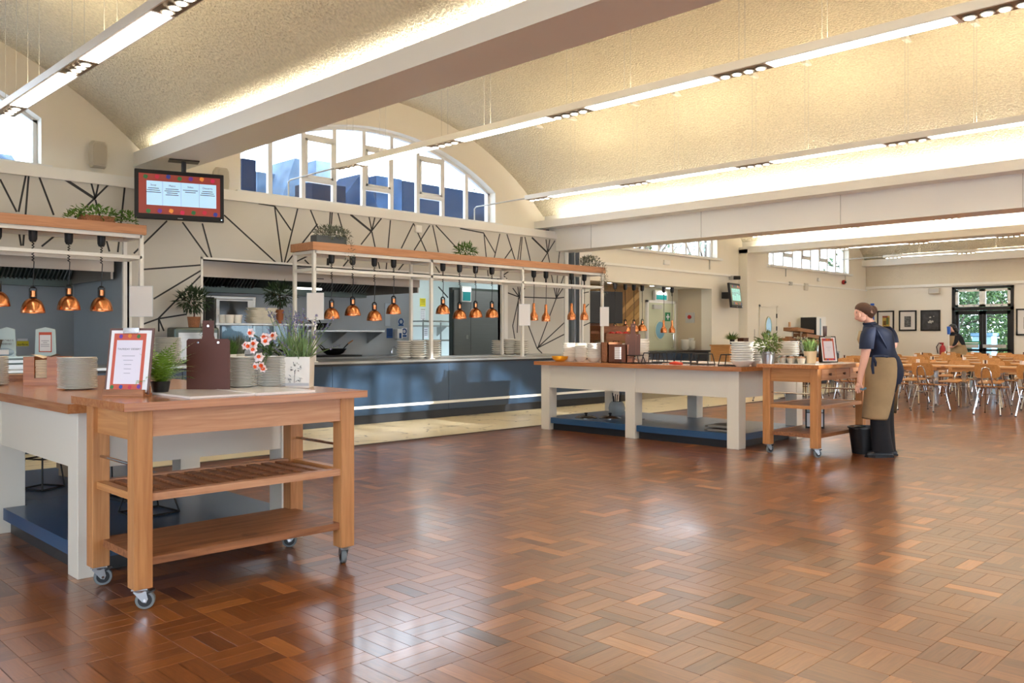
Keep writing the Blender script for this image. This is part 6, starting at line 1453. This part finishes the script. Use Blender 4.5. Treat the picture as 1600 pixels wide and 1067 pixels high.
# apron: wraps the front (screen left) and near side, open at the back
def aring(c, hw, hd, a0, a1, wob=0): return [p+RGT*wob*sin(9*i/13) for i, p in enumerate(ering(c, hw, hd, 14, 0, 0, a0, a1, False))]
mb = MB(); th = .006
a0, a1 = pi*.52, pi*1.6
R1 = [aring(A(1380.5, 557), .165, .19, a0, a1), aring(A(1381.5, 572), .178, .205, a0, a1), aring(A(1379.5, 600), .168, .21, a0, a1, .004), aring(A(1373, 630), .14, .215, a0, a1, .006), aring(A(1368.5, 655), .127, .2, a0, a1, .008)]
mb.loft(R1, closed=False); o = mb.wld('apron_skirt', m_apron, T, smooth=80); so = o.modifiers.new('solid', 'SOLIDIFY'); so.thickness = .005; subd(o)
mb = MB(); mb.loft([aring(A(1386, 585), .16, .2, pi*.1, pi*.52), aring(A(1386, 620), .15, .2, pi*.1, pi*.52), aring(A(1384, 648), .15, .19, pi*.1, pi*.52)], closed=False); o = mb.wld('apron_flap', m_apron, T, smooth=80); so = o.modifiers.new('solid', 'SOLIDIFY'); so.thickness = .005; subd(o)
mb = MB(); mb.loft([aring(A(1367, 517), .15, .16, pi*.7, pi*1.15), aring(A(1368.5, 530), .178, .19, pi*.7, pi*1.2), aring(A(1374, 548), .162, .18, pi*.7, pi*1.2)], closed=False); o = mb.wld('apron_bib', m_apron, T, smooth=80); so = o.modifiers.new('solid', 'SOLIDIFY'); so.thickness = .005
mb = MB(); mb.tube([A(1364, 556.5, -.22), A(1380, 556, -.235), A(1396, 559, -.1)], .012, 6); mb.tube([A(1364, 557, -.23), A(1363, 572, -.25), A(1364.5, 584, -.24)], [.012, .016, .012], 6); mb.tube([A(1364, 557, -.23), A(1368, 566, -.26), A(1368, 572, -.25)], [.012, .014, .01], 6); mb.wld('apron_ties', m_shirt, T, smooth=True)
MB().tube([A(1361, 506, -.09), A(1372, 518, -.2), A(1384, 540, -.17), A(1391, 556, -.12)], .009, 6).wld('apron_strap', m_shirt, T, smooth=True)
# shoes
for (u, v, dd, nm) in ((1377, 709, -.07, 0), (1383.5, 708, .06, 1)):
    c = A(u, v, dd); mb = MB(); c.z = 0
    mb.loft([[c+RGT*x+FWD*y+Vector((0, 0, z)) for x, y in [(-.17*k, .0), (-.15*k, -.035*k), (-.08*k, -.045*k), (.04*k, -.035*k), (.115*k, -.035*k), (.13*k, 0), (.115*k, .035*k), (.04*k, .035*k), (-.08*k, .045*k), (-.15*k, .035*k)]] for z, k in ((.002, 1), (.025, 1.02), (.05, .95), (.075, .7))]); subd(mb.wld('shoe', m_shoe, T, smooth=80))
    mb = MB(); mb.loft([[c+RGT*x+FWD*y+Vector((0, 0, z)) for x, y in [(-.175, 0), (-.15, -.038), (-.08, -.048), (.04, -.038), (.118, -.038), (.134, 0), (.118, .038), (.04, .038), (-.08, .048), (-.15, .038)]] for z in (0, .018)]); mb.wld('sole', m_black, T)
# head: hair cap, bun, clip, ear, face
hc = A(1352, 485.5, -.02)
rot = Matrix((RGT, FWD, Vector((0, 0, 1)))).transposed() @ Matrix.Rotation(.35, 3, 'Y')
mb = MB(); mb.ell(A(1350.3, 483.6, -.02), (.094, .092, .073), 18, 12, mat=rot); mb.ell(A(1354.5, 487.5, -.02), (.066, .09, .074), 16, 10); mb.wld('hair', m_hair, T, smooth=80)
mb = MB(); mb.ell(A(1363, 484.5, -.03), (.042, .05, .05), 14, 10); mb.ell(A(1360.5, 489, -.03), (.036, .045, .036), 12, 8); mb.ell(A(1356, 494, -.02), (.04, .06, .035), 14, 8); mb.wld('hair_bun', m_hair, T, smooth=80)
mb = MB()
for k in range(5): mb.tube([A(1358+k*.8, 482+k*1.6, -.1), A(1360.5+k*.8, 481.5+k*1.8, -.095), A(1361+k*.6, 485+k*1.2, -.08)], .005, 5)
mb.wld('hair_clip', M('clip_pearl', S(196, 160, 140), .3), T, smooth=True)
mb = MB(); mb.ell(A(1345.2, 489.6, -.02), (.066, .068, .08), 16, 12, mat=Matrix((RGT, FWD, Vector((0, 0, 1)))).transposed()); mb.ell(A(1346, 496, -.03), (.05, .05, .045), 12, 8); mb.ell(A(1337.4, 490.5, .005), (.014, .012, .013), 8, 6); mb.ell(A(1340, 497, -.01), (.03, .03, .02), 10, 6); mb.wld('face', m_skin, T, smooth=80)
MB().ell(A(1343, 492.2, -.105), (.015, .01, .026), 10, 8).wld('ear', m_skin, T, smooth=80)
MB().ell(A(1338.6, 487.2, -.065), (.01, .006, .004), 8, 6).wld('eyebrow', m_hair, T); MB().ell(A(1338.2, 489, -.06), (.006, .006, .004), 8, 6).wld('eye', m_black, T); MB().ell(A(1339.2, 495, -.04), (.012, .016, .005), 8, 6).wld('lips', M('lips', S(186, 110, 100), .5), T)
tag(MB().tube([A(1343, 607.5, -.205), A(1348, 608.5, -.21), A(1353, 606.5, -.2)], [.008, .012, .012], 8).wld('marker_pen', M('marker_blue', S(96, 130, 150), .3), smooth=True), 'small blue-grey marker held in the hand of the standing person', 'marker')
# bucket
T = thing('mop_bucket', 'black bucket with a green lined handle at the feet of the standing person', 'bucket', (at(1352, 707.6, Z=0).x, at(1352, 707.6, Z=0).y, 0)); R0, R1_ = .135, .17
MB().lathe([(R0, 0), (R1_, .27), (R1_+.012, .27), (R1_+.012, .285), (R1_-.006, .285), (R0-.006, .012), (.003, .012)], (0, 0, 0), 24).loc('body', m_black, T, smooth=45)
MB().tube([(R1_*cos(t), R1_*sin(t)*.9, .27+.0*t) for t in [pi*k/10 for k in range(11)]], .006, 6).loc('handle', m_chrome, T)
MB().tube([(.05, -.08, .2), (.1, -.1, .26), (.17, -.06, .29), (.22, .0, .28)], [.02, .025, .025, .015], 6).loc('green_cloth', M('green_cloth', S(36, 140, 80), .7), T, smooth=True)

# ---- second person bending by the glazed doors
D2 = 24.2
B2 = lambda u, v, dd=0: atd(u, v, D2+dd)
T = thing('person', 'person in black sleeves and khaki apron bending with a mop by the glazed doors', 'person', (B2(1500, 590).x, B2(1500, 590).y, 0))
def gz(u, z, dd=0): q = B2(u, 524, dd); q.z = z; return q
V = [(gz(1499, .86), .13), (gz(1497, 1.02), .12), (gz(1495, 1.2), .12), (gz(1490.5, 1.33), .06), (gz(1488, 1.38), .06), (gz(1486.5, 1.44), .09), (gz(1487, 1.5), .08),
     (gz(1493, 1.26, -.16), .06), (gz(1495.5, 1.05, -.2), .048), (gz(1487, .94, -.18), .035), (gz(1484, .93, -.17), .03), (gz(1482, .92, -.17), .012), (gz(1481, .9, -.17), .01), (gz(1482, .95, -.2), .011), (gz(1480.5, .94, -.2), .01),
     (gz(1491, 1.24, .16), .06), (gz(1487, 1.05, .2), .045), (gz(1482.5, 1.0, .1), .035),
     (gz(1498, .5, -.1), .08), (gz(1498, .08, -.1), .05), (gz(1501, .5, .1), .08), (gz(1502, .08, .1), .05)]
E = [(0, 1), (1, 2), (2, 3), (3, 4), (4, 5), (5, 6), (2, 7), (7, 8), (8, 9), (9, 10), (10, 11), (11, 12), (10, 13), (13, 14), (2, 15), (15, 16), (16, 17), (0, 18), (18, 19), (0, 20), (20, 21)]
skin_body('body', V, E, 0, m_skin, T, 1)
mb = MB(); mb.loft([ering(gz(1490, 1.36), .07, .08), ering(gz(1492, 1.31), .13, .19), ering(gz(1495, 1.2), .17, .21), ering(gz(1498, 1.02), .165, .2), ering(gz(1499, .93), .16, .2)], caps=False)
mb.loft([ering(gz(1493, 1.28, -.14), .07, .07), ering(gz(1495, 1.06, -.2), .062, .062), ering(gz(1489, .97, -.18), .045, .045)], caps=False)
subd(mb.wld('black_top', m_trous, T, smooth=80))
mb = MB(); mb.loft([ering(gz(1497, 1.0), .18, .21), ering(gz(1498.5, .85), .22, .25), ering(gz(1499, .5), .24, .26), ering(gz(1499, .32), .25, .26)], caps=False); mb.loft([ering(gz(1488.5, 1.26, -.05), .08, .15), ering(gz(1490, 1.1, -.05), .13, .17), ering(gz(1494, .98, -.04), .16, .2)], caps=False); subd(mb.wld('apron', m_apron, T, smooth=80))
mb = MB(); mb.loft([ering(gz(1498, .45, -.1), .09, .09), ering(gz(1498, .1, -.1), .08, .08)], caps=False); mb.loft([ering(gz(1501, .45, .1), .09, .09), ering(gz(1502, .1, .1), .08, .08)], caps=False); mb.wld('trousers', m_trous, T, smooth=80)
for u, dd in ((1497, -.1), (1500.5, .1)): 
    c = gz(u, .045, dd); MB().ell(c, (.13, .06, .045), 12, 8, mat=Matrix((RGT, FWD, Vector((0, 0, 1)))).transposed()).wld('shoe', m_shoe, T, smooth=80)
m_bhair = M('black_hair', S(22, 20, 22), .4)
mb = MB(); mb.ell(gz(1488.5, 1.5), (.115, .11, .1), 14, 10); mb.ell(gz(1492, 1.42), (.07, .09, .1), 12, 8); mb.wld('hair', m_bhair, T, smooth=80)
mb = MB(); mb.ell(gz(1484.8, 1.44, -.03), (.075, .08, .095), 12, 10); mb.ell(gz(1480.6, 1.44, -.02), (.016, .015, .02), 8, 6); mb.wld('face', m_skin, T, smooth=80)
MB().ell(gz(1486, 1.44, -.105), (.015, .012, .03), 8, 6).wld('ear', m_skin, T); MB().ell(gz(1481.8, 1.47, -.08), (.01, .008, .006), 6, 5).wld('eye', m_black, T); MB().ell(gz(1482, 1.385, -.06), (.012, .02, .006), 6, 5).wld('lips', bpy.data.materials['lips'], T)
Tm = thing('mop', 'white mop handle with a blue head held upright by the bending person', 'mop', (gz(1482.5, 0, -.2).x, gz(1482.5, 0, -.2).y, .0))
MB().cyl((0, 0, .02), (0, 0, 1.32), .017, n=8).loc('handle', m_white, Tm); MB().cyl((0, 0, 1.3), (0, 0, 1.52), .04, .05, n=10).loc('blue_head', m_blue, Tm); MB().box(-.12, .12, -.05, .05, 0, .03).loc('foot_plate', m_grey, Tm)
